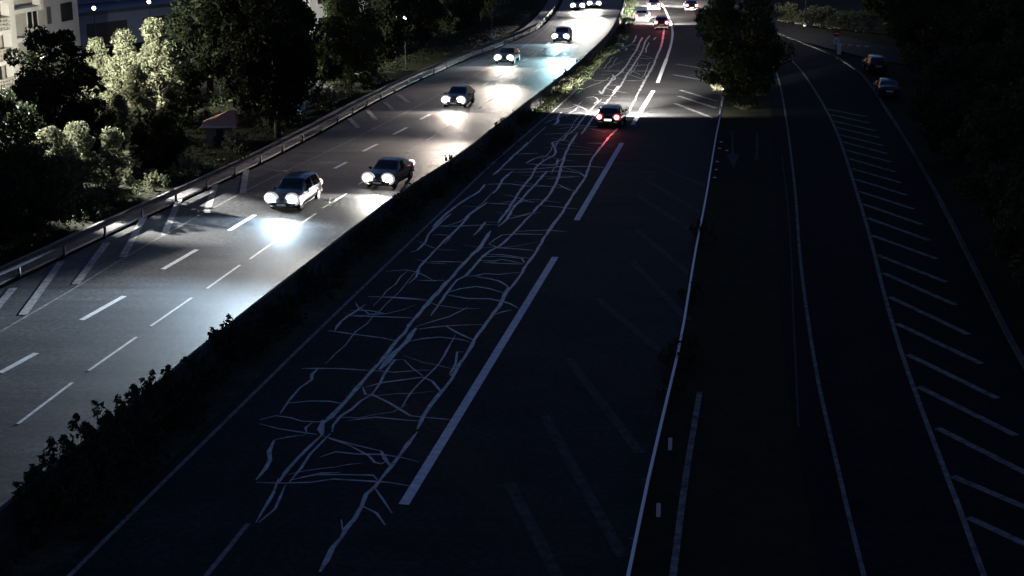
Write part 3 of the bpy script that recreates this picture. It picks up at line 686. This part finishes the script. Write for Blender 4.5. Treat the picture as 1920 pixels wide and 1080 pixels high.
for px, py, k, s in [(1268, 690, 2, 0.62), (1256, 742, 1, 0.6), (1290, 668, 0, 0.55), (1315, 455, 0, 0.75), (1298, 560, 1, 0.7), (1352, 170, 2, 0.9), (1358, 148, 0, 1.0)]:
    shrub(px, py, k, s, VL, 'bushes along the box rail', M['leaf_shrub'])
for px, py, k, s in [(1395, 205, 2, 1.0), (1420, 180, 0, 1.1), (1408, 150, 2, 1.0)]:
    shrub(px, py, k, s, 'black bush under the round verge tree', 'bushes under the verge tree', DK)
for px, py, k, s in [(350, 330, 2, 0.8), (440, 282, 0, 0.9), (520, 235, 2, 0.8), (610, 195, 2, 1.0), (640, 180, 0, 1.0), (290, 355, 0, 0.7), (700, 158, 2, 0.9)]:
    shrub(px, py, k, s, 'low leafy bush on the bank just behind the footpath', 'bushes behind the footpath', LT)
shrub(462, 306, 1, 0.6, 'small reddish brown weed clump leaning over the guardrail', None, M['leaf_shrub'])
# clipped hedge at the side street
hd = tag(empty('hedge', P(1560, 45)), 'lamp-lit yellowish hedge along the side street behind the lamp post', 'hedge')
cs, rs = [], []
ha, hb = P(1455, 40), P(1640, 62)
for i in range(120):
    q = ha.lerp(hb, random.random()) - P(1560, 45)
    cs.append((q.x, q.y + random.uniform(-.9, .9), random.uniform(0.2, 2.2))); rs.append(random.uniform(0.35, 0.6))
mesh_obj('foliage', leaf_mesh('foliage', cs, rs, 60, 0.12), M['leaf_lit'], hd)
for i in range(14):
    q = ha.lerp(hb, (i + .5) / 14) - P(1560, 45); MB().tube([(q.x, q.y, -0.15), (q.x + 0.1, q.y, 1.8)], [0.05, 0.02], 5).build('stem', M['bark'], hd)

# ------------------------------------------------------------------ apartment block (facade parallel to the road)
UD = (P(454, 417) - P(33, 681)).normalized()          # along the road, away
ND = Vector((UD.y, -UD.x, 0))                         # out of the facade, towards the road
C0 = P(157, 150)
def FP(px, py, out=0.0):
    """Where the facade plane, moved OUT metres forward, is seen at a point: (metres from the far corner, height)."""
    dx, dy = (px - 960.0) / FPX, (540.0 - py) / FPX
    d = Vector((dx, CP + dy * SP, -SP + dy * CP)); o = Vector((0, 0, CAM_H))
    t = (C0 + ND * out - o).dot(ND) / d.dot(ND)
    q = o + d * t - C0
    return -q.dot(UD), q.z
bl = tag(empty('apartment_block', C0, math.atan2(-UD.y, -UD.x)), 'cream apartment block with white columns, slabs and balconies, floodlit', 'building')
# local frame: x = towards the camera along the facade, y = ... chosen so that +out is local +y or -y
LX = -UD; LY = Vector((-LX.y, LX.x, 0)); OS = 1.0 if LY.dot(ND) > 0 else -1.0
def fbox(mb, s0, s1, o0, o1, z0, z1):
    a, b = sorted((OS * o0, OS * o1)); mb.box(s0, s1, a, b, z0, z1); return mb
TOPZ = 20.0
fbox(MB(), 0, 46, -11, 0, -0.2, TOPZ).build('wall', M['plaster_grey'], bl)
sA, _ = FP(84, 20); sB, _ = FP(25, 60)
fbox(MB(), sA, 46, 0.003, 0.05, -0.1, TOPZ - .1).build('render_panel', M['plaster'], bl)
# white columns and slabs standing proud
for x0, x1, out in ((78, 84, 1.1), (18, 29, 1.1)):
    s0, _ = FP(x1, 40, out); s1, _ = FP(x0, 40, out)
    fbox(MB(), s0, s1, 0.4, out, -0.1 if x0 < 50 else 7.0, TOPZ).build('column', M['white_paint'], bl)
for zf in [FP(10, y, 1.2)[1] for y in (230, 172, 115, 57, 0, -58, -116)]:
    s0, _ = FP(24, 60, 1.2)
    fbox(MB(), s0 + 0.05, 40, 0.05, 1.2, zf - 0.3, zf).build('balcony_slab', M['white_paint'], bl)
    rl = MB()
    for k, hz in enumerate((0.25, 0.55, 0.85)):
        fbox(rl, s0 + 0.1, 30, 1.0, 1.12, zf + hz, zf + hz + 0.13)
    rl.build('balustrade', M['plaster'], bl)
    bb = MB()
    for k in range(50):
        ss_ = s0 + 0.3 + k * 0.42; fbox(bb, ss_, ss_ + 0.12, 1.02, 1.1, zf, zf + 0.86)
    bb.build('baluster_row', M['plaster'], bl)
    # wide glazed doors behind the balcony
    for k in range(4):
        a = s0 + 0.3 + k * 4.2
        wn = fbox(MB(), a, a + 3.8, 0.051, 0.07, zf + 0.1, zf + 2.05).build('balcony_door', M['window_glass'], bl)
        fbox(MB(), a + 1.85, a + 1.95, 0.071, 0.1, zf + 0.1, zf + 2.05).build('mullion', M['frame_white'], wn)
for xa, xb, yy in ((24, 79, 19), (30, 54, 75)):
    z_s = FP((xa + xb) / 2, yy, 1.05)[1]; sa_, sb_ = sorted((FP(xa, yy, 1.05)[0], FP(xb, yy, 1.05)[0]))
    fbox(MB(), sa_, sb_, 0.06, 1.05, z_s - 0.17, z_s + 0.17).build('balcony_slab', M['white_paint'], bl)
def window(px0, px1, py0, py1, m, frame=True):
    s0, z0 = FP(px1, py1); s1, z1 = FP(px0, py0)
    s0, s1 = sorted((s0, s1)); z0, z1 = sorted((z0, z1))
    wd = fbox(MB(), s0, s1, 0.03, 0.075, z0, z1).build('window', m, bl)
    if frame:
        fr = MB(); t = 0.09
        fbox(fr, s0 - t, s0, 0.03, 0.12, z0 - t, z1 + t); fbox(fr, s1, s1 + t, 0.03, 0.12, z0 - t, z1 + t)
        fbox(fr, s0, s1, 0.03, 0.12, z0 - t, z0); fbox(fr, s0, s1, 0.03, 0.12, z1, z1 + t); fbox(fr, (s0 + s1) / 2 - .05, (s0 + s1) / 2 + .05, 0.076, 0.115, z0, z1)
        fr.build('frame', M['frame_white'], wd)
        fbox(MB(), s0 - .2, s1 + .2, 0.02, 0.3, z0 - 0.2, z0 - t - .002).build('sill', M['white_paint'], wd)
window(48, 70, 19, 50, M['window_glass'])
window(112, 136, 7, 37, M['window_glass'], False)
window(86, 96, 14, 44, M['shutter'], False)
# ceiling lamps on two balconies
for px, py in ((19, 117), (7, 4)):
    s_l, z_l = FP(px, py, 0.9)
    MB().ellipsoid((s_l, OS * 0.9, z_l), (0.1, 0.1, 0.1)).build('balcony_lamp', M['lamp_warm'], bl)
# floodlight on the facade above the frame
def lamp(name, kind, loc, energy, color, target=None, angle=160, blend=0.6, size=0.2, parent=None, squash=1.0):
    ld = bpy.data.lights.new(name, kind); ld.energy = energy; ld.color = color
    if kind == 'SPOT':
        ld.spot_size = R(angle); ld.spot_blend = blend
    ld.shadow_soft_size = size
    lo = bpy.data.objects.new(name, ld); col.objects.link(lo); lo.location = loc
    if target is not None:
        lo.rotation_euler = (Vector(target) - Vector(loc)).to_track_quat('-Z', 'Y').to_euler()
    lo.scale = (1, squash, 1)              # low beams are wide and flat
    if parent is not None: lo.parent = parent
    return lo
def world_of(s, out, z): return C0 + LX * s + ND * out + Vector((0, 0, z))
s_f, z_f = FP(-260, -60, 3.6)
fl_pos = world_of(s_f, 3.6, z_f)
fl = tag(empty('floodlight', world_of(s_f, 0.05, z_f), math.atan2(ND.y, ND.x)), 'wall floodlight high on the apartment block above the balconies', 'floodlight')
MB().box(0, 3.4, -0.03, 0.03, -0.03, 0.03).build('bracket', M['pole'], fl)
MB().box(3.4, 3.8, -0.25, 0.25, 0.0, 0.2).build('housing', M['pole'], fl)
MB().box(3.43, 3.77, -0.22, 0.22, -0.03, -0.002).build('lens', M['lamp_white'], fl)
def aim(az, el): return Vector((math.cos(R(az)) * math.cos(R(el)), math.sin(R(az)) * math.cos(R(el)), math.sin(R(el)))) * 10
lamp('flood_fill_beam', 'SPOT', fl_pos + Vector((0, 0, -0.12)), 34000, (1.0, 0.97, 0.90), fl_pos + aim(62, -19), 40, 0.35, 0.12)
lamp('flood_fill_beam', 'SPOT', fl_pos + Vector((0, 0, -0.12)), 26000, (1.0, 0.96, 0.86), P(408, 258, 1.6), 11, 0.5, 0.15)  # extra narrow beam added to brighten the hut, no head modelled
lamp('flood_fill_beam', 'SPOT', fl_pos + Vector((0, 0, -0.12)), 80000, (1.0, 0.97, 0.90), fl_pos + aim(-37, -27), 22, 0.5, 0.15)  # extra beam added to brighten the low foliage by the footpath

# courtyard lamp, hidden from here by the black tree in front of the flats
cl_b = P(92, 238)
cl = tag(empty('lamp_post', cl_b), 'short courtyard lamp post between the apartment block and the black tree', 'lamp post')
MB().tube([(0, 0, -0.15), (0, 0, 2.5), (0, 0, 4.9)], [0.09, 0.07, 0.05], 8).build('pole', M['pole'], cl)
MB().ellipsoid((0, 0, 5.05), (0.2, 0.2, 0.2)).build('globe', M['lamp_white'], cl)
lamp('courtyard_light', 'POINT', cl_b + Vector((0, 0, 5.35)), 1500, (1.0, 0.95, 0.82), None, size=0.1)

# ------------------------------------------------------------------ dark blue hall, white house, hut
def block(name, a, b, depth, h, label, wm, rm, parapet=0.35, cat='building'):
    a = Vector((a.x, a.y, 0)); b = Vector((b.x, b.y, 0))
    L = (b - a).length; t = tag(empty(name, a, heading(a, b)), label, cat)
    MB().box(0, L, 0, depth, -0.3, h).build('wall', wm, t)
    rf = MB().box(-0.25, L + 0.25, -0.25, depth + 0.25, h + 0.003, h + parapet).build('roof', rm, t)
    return t, L
hl, L = block('hall', P(140, 93), P(430, 55), 22, 3.4, 'long low dark blue hall with flat roof behind the floodlit trees', M['hall_wall'], M['hall_roof'], 0.4)
for x0, x1 in ((0.08, 0.32), (0.42, 0.78)):
    MB().box(L * x0, L * x1, -0.06, -0.003, 0, 2.5).build('gate', M['sign_dark'], hl)
MB().box(L * 0.1, L * 0.9, 7, 16, 3.81, 5.2).build('roof_storey', M['hall_wall'], hl)
MB().box(L * 0.09, L * 0.91, 6.8, 16.2, 5.203, 5.5).build('roof_edge', M['hall_roof'], hl)
for px, py, n in ((176, 15, 'left'), (279, 3, 'right')):
    q = P(px, py, 4.8)
    t = tag(empty('yard_lamp', Vector((q.x, q.y, 0))), 'small white globe lamp glowing above the dark blue hall', 'lamp', 'globe lamps over the hall')
    MB().tube([(0, 0, -0.1), (0, 0, 4.6)], 0.05, 6).build('pole', M['pole'], t)
    MB().ellipsoid((0, 0, 4.78), (0.2, 0.2, 0.2)).build('globe', M['lamp_white'], t)
wh, L = block('house', P(583, 78), P(690, 66), 9, 7.0, 'white rendered house glimpsed between two black trees', M['white_paint'], M['hall_roof'], 0.4)
for k in range(3):
    for z0 in (1.0, 4.0):
        wv = MB().box(1.2 + 2.2 * k, 2.3 + 2.2 * k, -0.05, -0.003, z0, z0 + 1.5).build('window', M['window_glass'], wh)
        MB().box(1.1 + 2.2 * k, 2.4 + 2.2 * k, -0.12, -0.003, z0 - 0.12, z0 - 0.004).build('sill', M['frame_white'], wv)
# hut with a tiled roof
hb_ = P(386, 268)
ht = tag(empty('hut', hb_, R(6)), 'tiny brick hut with pinkish tiled roof behind the guardrail', 'hut')
MB().box(0, 1.9, 0, 2.0, -0.15, 1.15).build('wall', M['brick'], ht)
MB().box(0.75, 1.25, -0.03, -0.002, 0, 0.95).build('door', M['sign_dark'], ht)
roofv = [(-0.3, -0.4, 1.16), (2.15, -0.4, 1.16), (2.15, 2.4, 1.16), (-0.3, 2.4, 1.16), (1.6, 1.0, 2.1), (2.0, 1.2, 2.1)]
MB().add(roofv, [(0, 1, 5, 4), (1, 2, 5), (2, 3, 4, 5), (3, 0, 4), (3, 2, 1, 0)]).build('roof', M['roof_tile'], ht)
MB().box(-0.32, 2.17, -0.44, -0.402, 1.1, 1.2).build('fascia', M['white_paint'], ht)

# ------------------------------------------------------------------ lamp posts, signs, boom
def lamp_post(px, py, h, arm, label, on=None, energy=0, colr=(1, .9, .75), cone=True):
    b = P(px, py); t = tag(empty('lamp_post', b), label, 'lamp post')
    MB().tube([(0, 0, -0.15), (0, 0, h * 0.5), (0, 0, h)], [0.10, 0.08, 0.055], 8).build('pole', M['pole'], t)
    if cone: MB().tube([(0, 0, -0.1), (0, 0, 0.25), (0, 0, 0.5)], [0.2, 0.17, 0.11], 10).build('base_sleeve', M['sign_white'], t)
    a = Vector(arm)
    MB().tube([(0, 0, h - .05), tuple(a * 0.5 + Vector((0, 0, h + .25))), tuple(a + Vector((0, 0, h + .3)))], [0.05, 0.04, 0.035], 6).build('arm', M['pole'], t)
    hd_ = MB().ellipsoid((a.x, a.y, h + .3), (0.32, 0.32, 0.1)).build('luminaire', M['pole'], t)
    MB().ellipsoid((a.x, a.y, h + .235), (0.2, 0.2, 0.06)).build('lens', M['lamp_warm'] if on else M['head_off'], t)
    if on:
        p = b + a + Vector((0, 0, h + 0.1)); lamp('lamp_post_light', 'SPOT', p, energy, colr, p + Vector((0, 0, -5)), 165, 0.5, 0.12)
    return t
lamp_post(922, 70, 10, (1.6, -0.6, 0), 'slim grey lamp post standing behind the guardrail')
lamp_post(1509, 50, 9, (-1.6, 0.5, 0), 'lamp post with white foot sleeve in front of the yellowish hedge', True, 300)
lamp_post(652, 128, 7.6, (-1.5, 0.2, 0), 'lamp post among the dark trees lighting the paved yard', True, 1600, (1, .95, .85), False)
for px, py in ((741, 33), (759, 34)):
    q = P(px, py, 4.6)
    t = tag(empty('globe_lamp', Vector((q.x, q.y, 0))), 'tiny white globe lamp among the dark trees behind the guardrail', 'lamp', 'globe lamps in the trees')
    MB().tube([(0, 0, -0.15), (0, 0, 4.45)], 0.05, 6).build('pole', M['pole'], t)
    MB().ellipsoid((0, 0, 4.6), (0.16, 0.16, 0.16)).build('globe', M['lamp_white'], t)
# blue round sign on the footpath
b = P(564, 216)
t = tag(empty('road_sign', b), 'small blue round sign with pale rim beside the footpath', 'sign')
MB().tube([(0, 0, -0.1), (0, 0, 1.2)], 0.04, 6).build('post', M['pole'], t)
MB().disc((0, -0.06, 0.72), (0.15, -1, 0.1), 0.42, 0.02, 20).build('rim', M['sign_white'], t)
MB().disc((0, -0.078, 0.722), (0.15, -1, 0.1), 0.34, 0.02, 20).build('plate', M['sign_blue'], t)
# no-entry style pair and boom
b = P(1567, 92)
t = tag(empty('road_sign', b), 'post with red round sign above a white round sign at the side street', 'sign')
MB().tube([(0, 0, -0.1), (0, 0, 2.1)], 0.04, 6).build('post', M['pole'], t)
MB().disc((0, -0.06, 1.65), (0, -1, 0), 0.36, 0.02, 20).build('red_plate', M['sign_red'], t)
MB().box(-0.22, 0.22, -0.09, -0.073, 1.59, 1.71).build('white_bar', M['sign_white'], t)
MB().disc((0, -0.06, 0.85), (0, -1, 0), 0.34, 0.02, 20).build('white_plate', M['sign_white'], t)
MB().box(-0.04, 0.04, -0.09, -0.073, 0.68, 1.02).build('black_mark', M['sign_dark'], t)
b = P(1573, 100); e = P(1628, 104)
t = tag(empty('barrier_boom', b), 'red and white striped barrier boom lowered across the side street', 'barrier boom')
MB().box(-0.16, 0.16, -0.16, 0.16, -0.1, 0.95).build('pivot_box', M['sign_white'], t)
bd = (e - b)
for k in range(7):
    p0 = bd * (k / 7); p1 = bd * ((k + 1) / 7)
    MB().tube([p0 + Vector((0, 0, 0.9)), p1 + Vector((0, 0, 0.9))], 0.055, 6).build('boom_section', M['sign_red'] if k % 2 else M['sign_white'], t)
MB().tube([bd + Vector((0, 0, -0.1)), bd + Vector((0, 0, 0.86))], 0.05, 6).build('rest_post', M['pole'], t)
# red lamp glimpsed through the verge tree
q = P(1365, 33, 2.0)
t = tag(empty('warning_lamp', Vector((q.x, q.y, 0))), 'small red warning lamp on a stand glimpsed past the verge tree', 'lamp')
MB().tube([(0, 0, -0.15), (0, 0, 1.9)], 0.04, 6).build('post', M['pole'], t)
MB().ellipsoid((0, 0, 2.0), (0.16, 0.16, 0.16)).build('lens', M['lamp_red'], t)

# ------------------------------------------------------------------ cars
def interp(keys, y):
    keys = sorted(keys)
    if y <= keys[0][0]: return keys[0][1]
    for (a, va), (b2, vb) in zip(keys, keys[1:]):
        if y <= b2:
            t = (y - a) / (b2 - a); t = t * t * (3 - 2 * t) * 0.5 + t * 0.5
            return va + (vb - va) * t
    return keys[-1][1]
KINDS = {
 'saloon': dict(top=[(-2.25, .62), (-2.2, .88), (-2.05, 1.0), (-1.6, 1.04), (-0.95, 1.36), (-0.35, 1.44), (0.2, 1.42), (1.0, 0.98), (1.7, 0.88), (2.1, 0.74), (2.25, .52)],
                wind=(0.28, 0.97), rear=(-1.55, -1.0), side=(-1.3, 0.62), L=2.25),
 'hatch': dict(top=[(-2.0, .62), (-1.97, .95), (-1.85, 1.1), (-1.45, 1.42), (-0.7, 1.5), (0.1, 1.48), (0.95, 1.02), (1.5, 0.92), (1.9, 0.78), (2.02, .54)],
               wind=(0.18, 0.92), rear=(-1.84, -1.5), side=(-1.5, 0.55), L=2.02),
 'estate': dict(top=[(-2.3, .62), (-2.27, 1.0), (-2.15, 1.2), (-1.85, 1.5), (-0.7, 1.58), (0.2, 1.55), (1.05, 1.06), (1.7, 0.97), (2.15, 0.82), (2.3, .55)],
                wind=(0.28, 1.02), rear=(-2.14, -1.88), side=(-1.85, 0.65), L=2.3)}
WID = 0.88
def section(kd, y):
    L = kd['L']; e = abs(y) / L
    zt = interp(kd['top'], y)
    wd = WID * (1 - 0.10 * max(0, (e - 0.62) / 0.38) ** 2 - 0.10 * max(0, (e - 0.93) / 0.07))
    zb = 0.22 + 0.10 * max(0, (e - 0.85) / 0.15)
    belt = min(zt - 0.04, 0.80 + 0.06 * (0.5 - y / (2 * L)))
    cab = max(0.0, min(1.0, (zt - belt - 0.05) / 0.45))
    wt = wd * (0.93 - 0.20 * cab)
    return [(0, zb), (wd * 0.86, zb), (wd * 0.97, zb + 0.12), (wd, (zb + belt) * 0.52), (wd * 0.985, belt), (wt + (wd - wt) * 0.35, belt + (zt - belt) * 0.55), (wt, zt - 0.05 - 0.02 * cab), (wt * 0.8, zt - 0.012), (0, zt)]
def secpt(kd, y, t):
    s = section(kd, y); k = min(len(s) - 2, int(t)); f = t - k
    return Vector((s[k][0] + (s[k + 1][0] - s[k][0]) * f, y, s[k][1] + (s[k + 1][1] - s[k][1]) * f))
def patch(kd, y0, y1, t0, t1, off, side, ny=6, nt_=5, y0b=None, y1b=None):
    """A panel lying just outside the body shell."""
    vs = []
    for i in range(ny + 1):
        for j in range(nt_ + 1):
            f = j / nt_; a = y0 + ((y0b if y0b is not None else y0) - y0) * f; b = y1 + ((y1b if y1b is not None else y1) - y1) * f
            y = a + (b - a) * i / ny; t = t0 + (t1 - t0) * f
            p = secpt(kd, y, t); e = 0.01
            dy = secpt(kd, y + e, t) - secpt(kd, y - e, t); dt = secpt(kd, y, min(7.99, t + e)) - secpt(kd, y, max(0, t - e))
            n = dt.cross(dy)
            if n.length > 1e-9:
                n.normalize()
                if n.z < -0.05 or (abs(n.z) < 0.05 and n.x < 0): n = -n
            p = p + n * off
            vs.append((p.x * side, p.y, p.z))
    W2 = nt_ + 1
    fs = [(i * W2 + j, i * W2 + j + 1, (i + 1) * W2 + j + 1, (i + 1) * W2 + j) for i in range(ny) for j in range(nt_)]
    return vs, fs
CARMESH = {}
def car_meshes(kind):
    if kind in CARMESH: return CARMESH[kind]
    kd = KINDS[kind]; L = kd['L']; D = {}
    ys = [-L + 2 * L * i / 44 for i in range(45)]
    mb = MB(); ring = []
    for y in ys:
        s = section(kd, y); ring.append([(x, y, z) for x, z in s] + [(-x, y, z) for x, z in s[-2:0:-1]])
    n = len(ring[0]); vs = [q for r in ring for q in r]
    fs = [(i * n + k, i * n + (k + 1) % n, (i + 1) * n + (k + 1) % n, (i + 1) * n + k) for i in range(len(ys) - 1) for k in range(n)]
    fs += [tuple(range(n)), tuple((len(ys) - 1) * n + k for k in range(n))[::-1]]
    D['body'] = mb.add(vs, fs).mesh('body', True)
    for nm, (a, b) in (('windscreen', kd['wind']), ('rear_window', kd['rear'])):
        m2 = MB()
        for sd in (1, -1):
            v, f = patch(kd, a, b, 6.25, 8.0, 0.008, sd); m2.add(v, f)
        D[nm] = m2.mesh(nm, True)
    a, b = kd['side']; mid = (a + b) / 2 - 0.05
    for sd, nm in ((1, 'side_window'), (-1, 'side_window_b')):
        m2 = MB()
        v, f = patch(kd, a - 0.1, mid - 0.04, 4.15, 5.85, 0.008, sd, y0b=a + 0.25); m2.add(v, f)
        v, f = patch(kd, mid + 0.04, b + 0.12, 4.15, 5.85, 0.008, sd, y1b=b - 0.4); m2.add(v, f)
        D[nm] = m2.mesh('side_window', True)
    D['sill'] = MB().box(-WID * .9, WID * .9, -L * .8, L * .8, 0.16, 0.24).mesh('underside')
    def corner(y, x, z): return (x, y, z)
    zf = 0.66 if kind != 'estate' else 0.74
    for sd in (1, -1):
        yh = L - 0.13
        D['headlight', sd] = MB().ellipsoid((sd * 0.62, yh, zf), (0.31, 0.16, 0.26), 18, 10).mesh('headlight', True)  # lens made oversized to imitate glare
        D['lamp_bloom', sd] = MB().ellipsoid((sd * 0.61, yh - 0.035, zf - 0.01), (0.44, 0.13, 0.37), 18, 10).mesh('lamp_bloom', True)  # added glow shell behind the lens, imitates bloom
        D['taillight', sd] = MB().ellipsoid((sd * 0.64, -L + 0.08, 0.82), (0.22, 0.13, 0.2), 14, 8).mesh('taillight', True)  # oversized as well, for the glare
        D['tail_bloom', sd] = MB().ellipsoid((sd * 0.64, -L + 0.1, 0.81), (0.33, 0.11, 0.29), 16, 8).mesh('lamp_bloom', True)  # added red glow shell, imitates bloom
        D['mirror', sd] = MB().ellipsoid((sd * 0.98, kd['wind'][1] - 0.28, 0.98), (0.12, 0.07, 0.08), 8, 6).mesh('mirror', True)
    D['grille'] = MB().box(-0.42, 0.42, L - 0.1, L + 0.012, 0.34, 0.52).mesh('grille')
    D['rear_plate'] = MB().box(-0.26, 0.26, -L - 0.03, -L + 0.04, 0.56, 0.68).mesh('number_plate')
    D['front_plate'] = MB().box(-0.26, 0.26, L, L + 0.03, 0.36, 0.47).mesh('number_plate')
    D['bumper'] = MB().box(-0.78, 0.78, -L - 0.02, -L + 0.25, 0.3, 0.46).mesh('bumper')
    D['tyre'] = MB().tube([(-0.1, 0, 0), (0.1, 0, 0)], 0.32, 20).mesh('tyre')
    D['rim'] = MB().tube([(-0.106, 0, 0), (0.106, 0, 0)], 0.2, 12).mesh('rim')
    CARMESH[kind] = D
    return D
def slot(o, m):
    if not o.data.materials: o.data.materials.append(None)
    o.material_slots[0].link = 'OBJECT'; o.material_slots[0].material = m
def car(kind, paint, pos, hd_, label, head=None, tail=False, group=None, power=0.0, beam=(1, .95, .88), red=0.0, wide=0.25, plate=False, far=5.6, near=0.09):
    kd = KINDS[kind]; D = car_meshes(kind); L = kd['L']
    root = tag(empty('car', (pos.x, pos.y, 0.0), hd_ - math.pi / 2), label, 'car', group)
    def part(nm, key, m, parent=root):
        o = bpy.data.objects.new(nm, D[key]); col.objects.link(o); o.parent = parent; slot(o, m); return o
    body = part('body', 'body', CP_[paint])
    part('underside', 'sill', M['car_trim'])
    part('windscreen', 'windscreen', M['car_glass']); part('rear_window', 'rear_window', M['car_glass'])
    part('side_window', 'side_window', M['car_glass']); part('side_window', 'side_window_b', M['car_glass'])
    part('grille', 'grille', M['car_trim']); part('bumper', 'bumper', M['car_trim'])
    part('number_plate', 'rear_plate', M['plate_lit'] if plate else M['plate']); part('number_plate', 'front_plate', M['plate'])
    for sd in (1, -1):
        hl_ = part('headlight', ('headlight', sd), head or M['head_off'])
        if head: part('lamp_bloom', ('lamp_bloom', sd), M['bloom_lit'], hl_)
        tl_ = part('taillight', ('taillight', sd), M['tail_on'] if tail else M['tail_off'])
        if tail and red: part('lamp_bloom', ('tail_bloom', sd), M['tail_bloom_lit'], tl_)
        part('mirror', ('mirror', sd), CP_[paint])
        for yy in (L * 0.62, -L * 0.6):
            wl = empty('wheel', (sd * 0.79, yy, 0.32)); wl.parent = root
            part('tyre', 'tyre', M['tyre'], wl); part('rim', 'rim', M['rim'], wl)
    f = Vector((math.cos(hd_), math.sin(hd_), 0)); r = Vector((f.y, -f.x, 0)); base = Vector((pos.x, pos.y, 0))
    if power:
        for sd in (1, -1):
            p = base + f * (L + 0.12) + r * sd * 0.62 + Vector((0, 0, 0.70))
            lamp('headlight_beam', 'SPOT', p, power * near, beam, p + f * 10 + r * sd * 0.2 + Vector((0, 0, -0.68)), 46, 1.0, 0.1, squash=0.14)
            lamp('headlight_beam', 'SPOT', p, power * far, beam, p + f * 10 + r * sd * 0.5 + Vector((0, 0, -0.27)), 56, 0.6, 0.1, squash=0.05)
        p = base + f * (L + 0.18) + Vector((0, 0, 0.75))
        lamp('headlight_spill', 'SPOT', p, power * wide, beam, p + f * 10 + Vector((0, 0, -2.7)), 150, 0.35, 0.25, squash=0.067)
    if red:
        p = base - f * (L + 0.15) + Vector((0, 0, 0.8))
        lamp('taillight_glow', 'SPOT', p, red, (1.0, 0.12, 0.14), p - f * 5 + Vector((0, 0, -2.0)), 150, 0.8, 0.3)
    return root
def nearest_dir(line, q):
    i = min(range(len(line) - 1), key=lambda k: (line[k] - q).length)
    i = max(1, min(len(line) - 2, i))
    return heading(line[i - 1], line[i + 1])
def oncoming(px, py, kind, paint, label, **kw):
    q = P(px, py, 0.68); q.z = 0
    a = nearest_dir(BARR, q) + math.pi
    f = Vector((math.cos(a), math.sin(a), 0))
    return car(kind, paint, q - f * (KINDS[kind]['L'] - 0.1), a, label, **kw)
def leaving(px, py, kind, paint, label, line=EDGE_C, **kw):
    q = P(px, py, 0.84); q.z = 0
    a = nearest_dir(line, q); f = Vector((math.cos(a), math.sin(a), 0))
    return car(kind, paint, q + f * (KINDS[kind]['L'] - 0.08), a, label, **kw)
HP = 3600
HB = M['head_blue']; HW = M['head_white']; BL = (0.78, 0.9, 1.0); WM = (1.0, 0.94, 0.86)
oncoming(528, 375, 'estate', 'grey', 'dark estate car whose glossy side mirrors the headlights of the car behind', head=HB, power=HP, beam=(0.62, 0.82, 1.0), tail=True)
oncoming(708, 334, 'saloon', 'black', 'dark saloon hugging the median just behind the glossy dark estate', head=HW, power=HP, beam=WM, tail=True)
oncoming(850, 187, 'hatch', 'grey', 'grey hatchback with pale roof glint in the middle oncoming lane', head=HW, power=HP, beam=(1.0, 0.84, 0.72), far=1.5)
oncoming(945, 108, 'saloon', 'grey', 'oncoming car with dazzling warm headlights ahead of the bluish-lit one', head=HW, power=HP, beam=(1.0, 0.86, 0.74), far=1.5)
oncoming(1051, 68, 'hatch', 'blue', 'oncoming car with dazzling bluish headlights', head=HB, power=HP * 1.2, beam=(0.55, 0.92, 1.0), far=1.5)
oncoming(1083, 10, 'saloon', 'grey', 'far oncoming car on the bend in the lane beside the guardrail', head=HW, power=HP, beam=WM, far=1.5)
oncoming(1114, 6, 'hatch', 'silver', 'far oncoming car on the bend in the lane beside the median', head=HW, power=HP, beam=WM, far=1.5)
leaving(1140, 219, 'hatch', 'black', 'dark hatchback driving away with pinkish tail lights and lit number plate', head=HW, tail=True, power=HP * 16, wide=0.3, far=1.2, near=1.1, beam=WM, red=15, plate=True)
leaving(1203, 30, 'estate', 'white', 'white car driving away beside the median at the far bend', head=HW, tail=True, power=HP * 10, wide=0.3, far=0.8, near=0.8, beam=WM, red=15, plate=True)
leaving(1240, 42, 'hatch', 'red', 'red car driving away close by the white one at the far bend', head=HW, tail=True, power=HP * 10, wide=0.3, far=0.8, near=0.8, beam=WM, red=15)
leaving(1226, 8, 'saloon', 'silver', 'silver car driving away in front of the white and red cars', head=HW, tail=True, power=HP * 10, wide=0.3, far=0.8, near=0.8, beam=WM, red=15)
leaving(1297, 10, 'saloon', 'black', 'black car leaving along the exit lane at the far end', head=HW, tail=True, power=HP * 8, wide=0.3, far=0.8, near=0.8, beam=(1, .9, .78), red=10)
# parked cars off the slip road
for px, py, k, pn, da, lb in [(1640, 132, 'hatch', 'black', 0.5, 'black hatchback parked on the wood edge near the boom'),
                              (1662, 178, 'saloon', 'black', 0.4, 'black saloon parked behind the black hatchback'),
                              (1752, 248, 'hatch', 'grey', 0.3, 'grey hatchback parked in the dark under the wood')]:
    q = P(px, py); a = nearest_dir(KERB_R, q)
    car(k, pn, q + Vector((0, 0, 0)), a, lb)
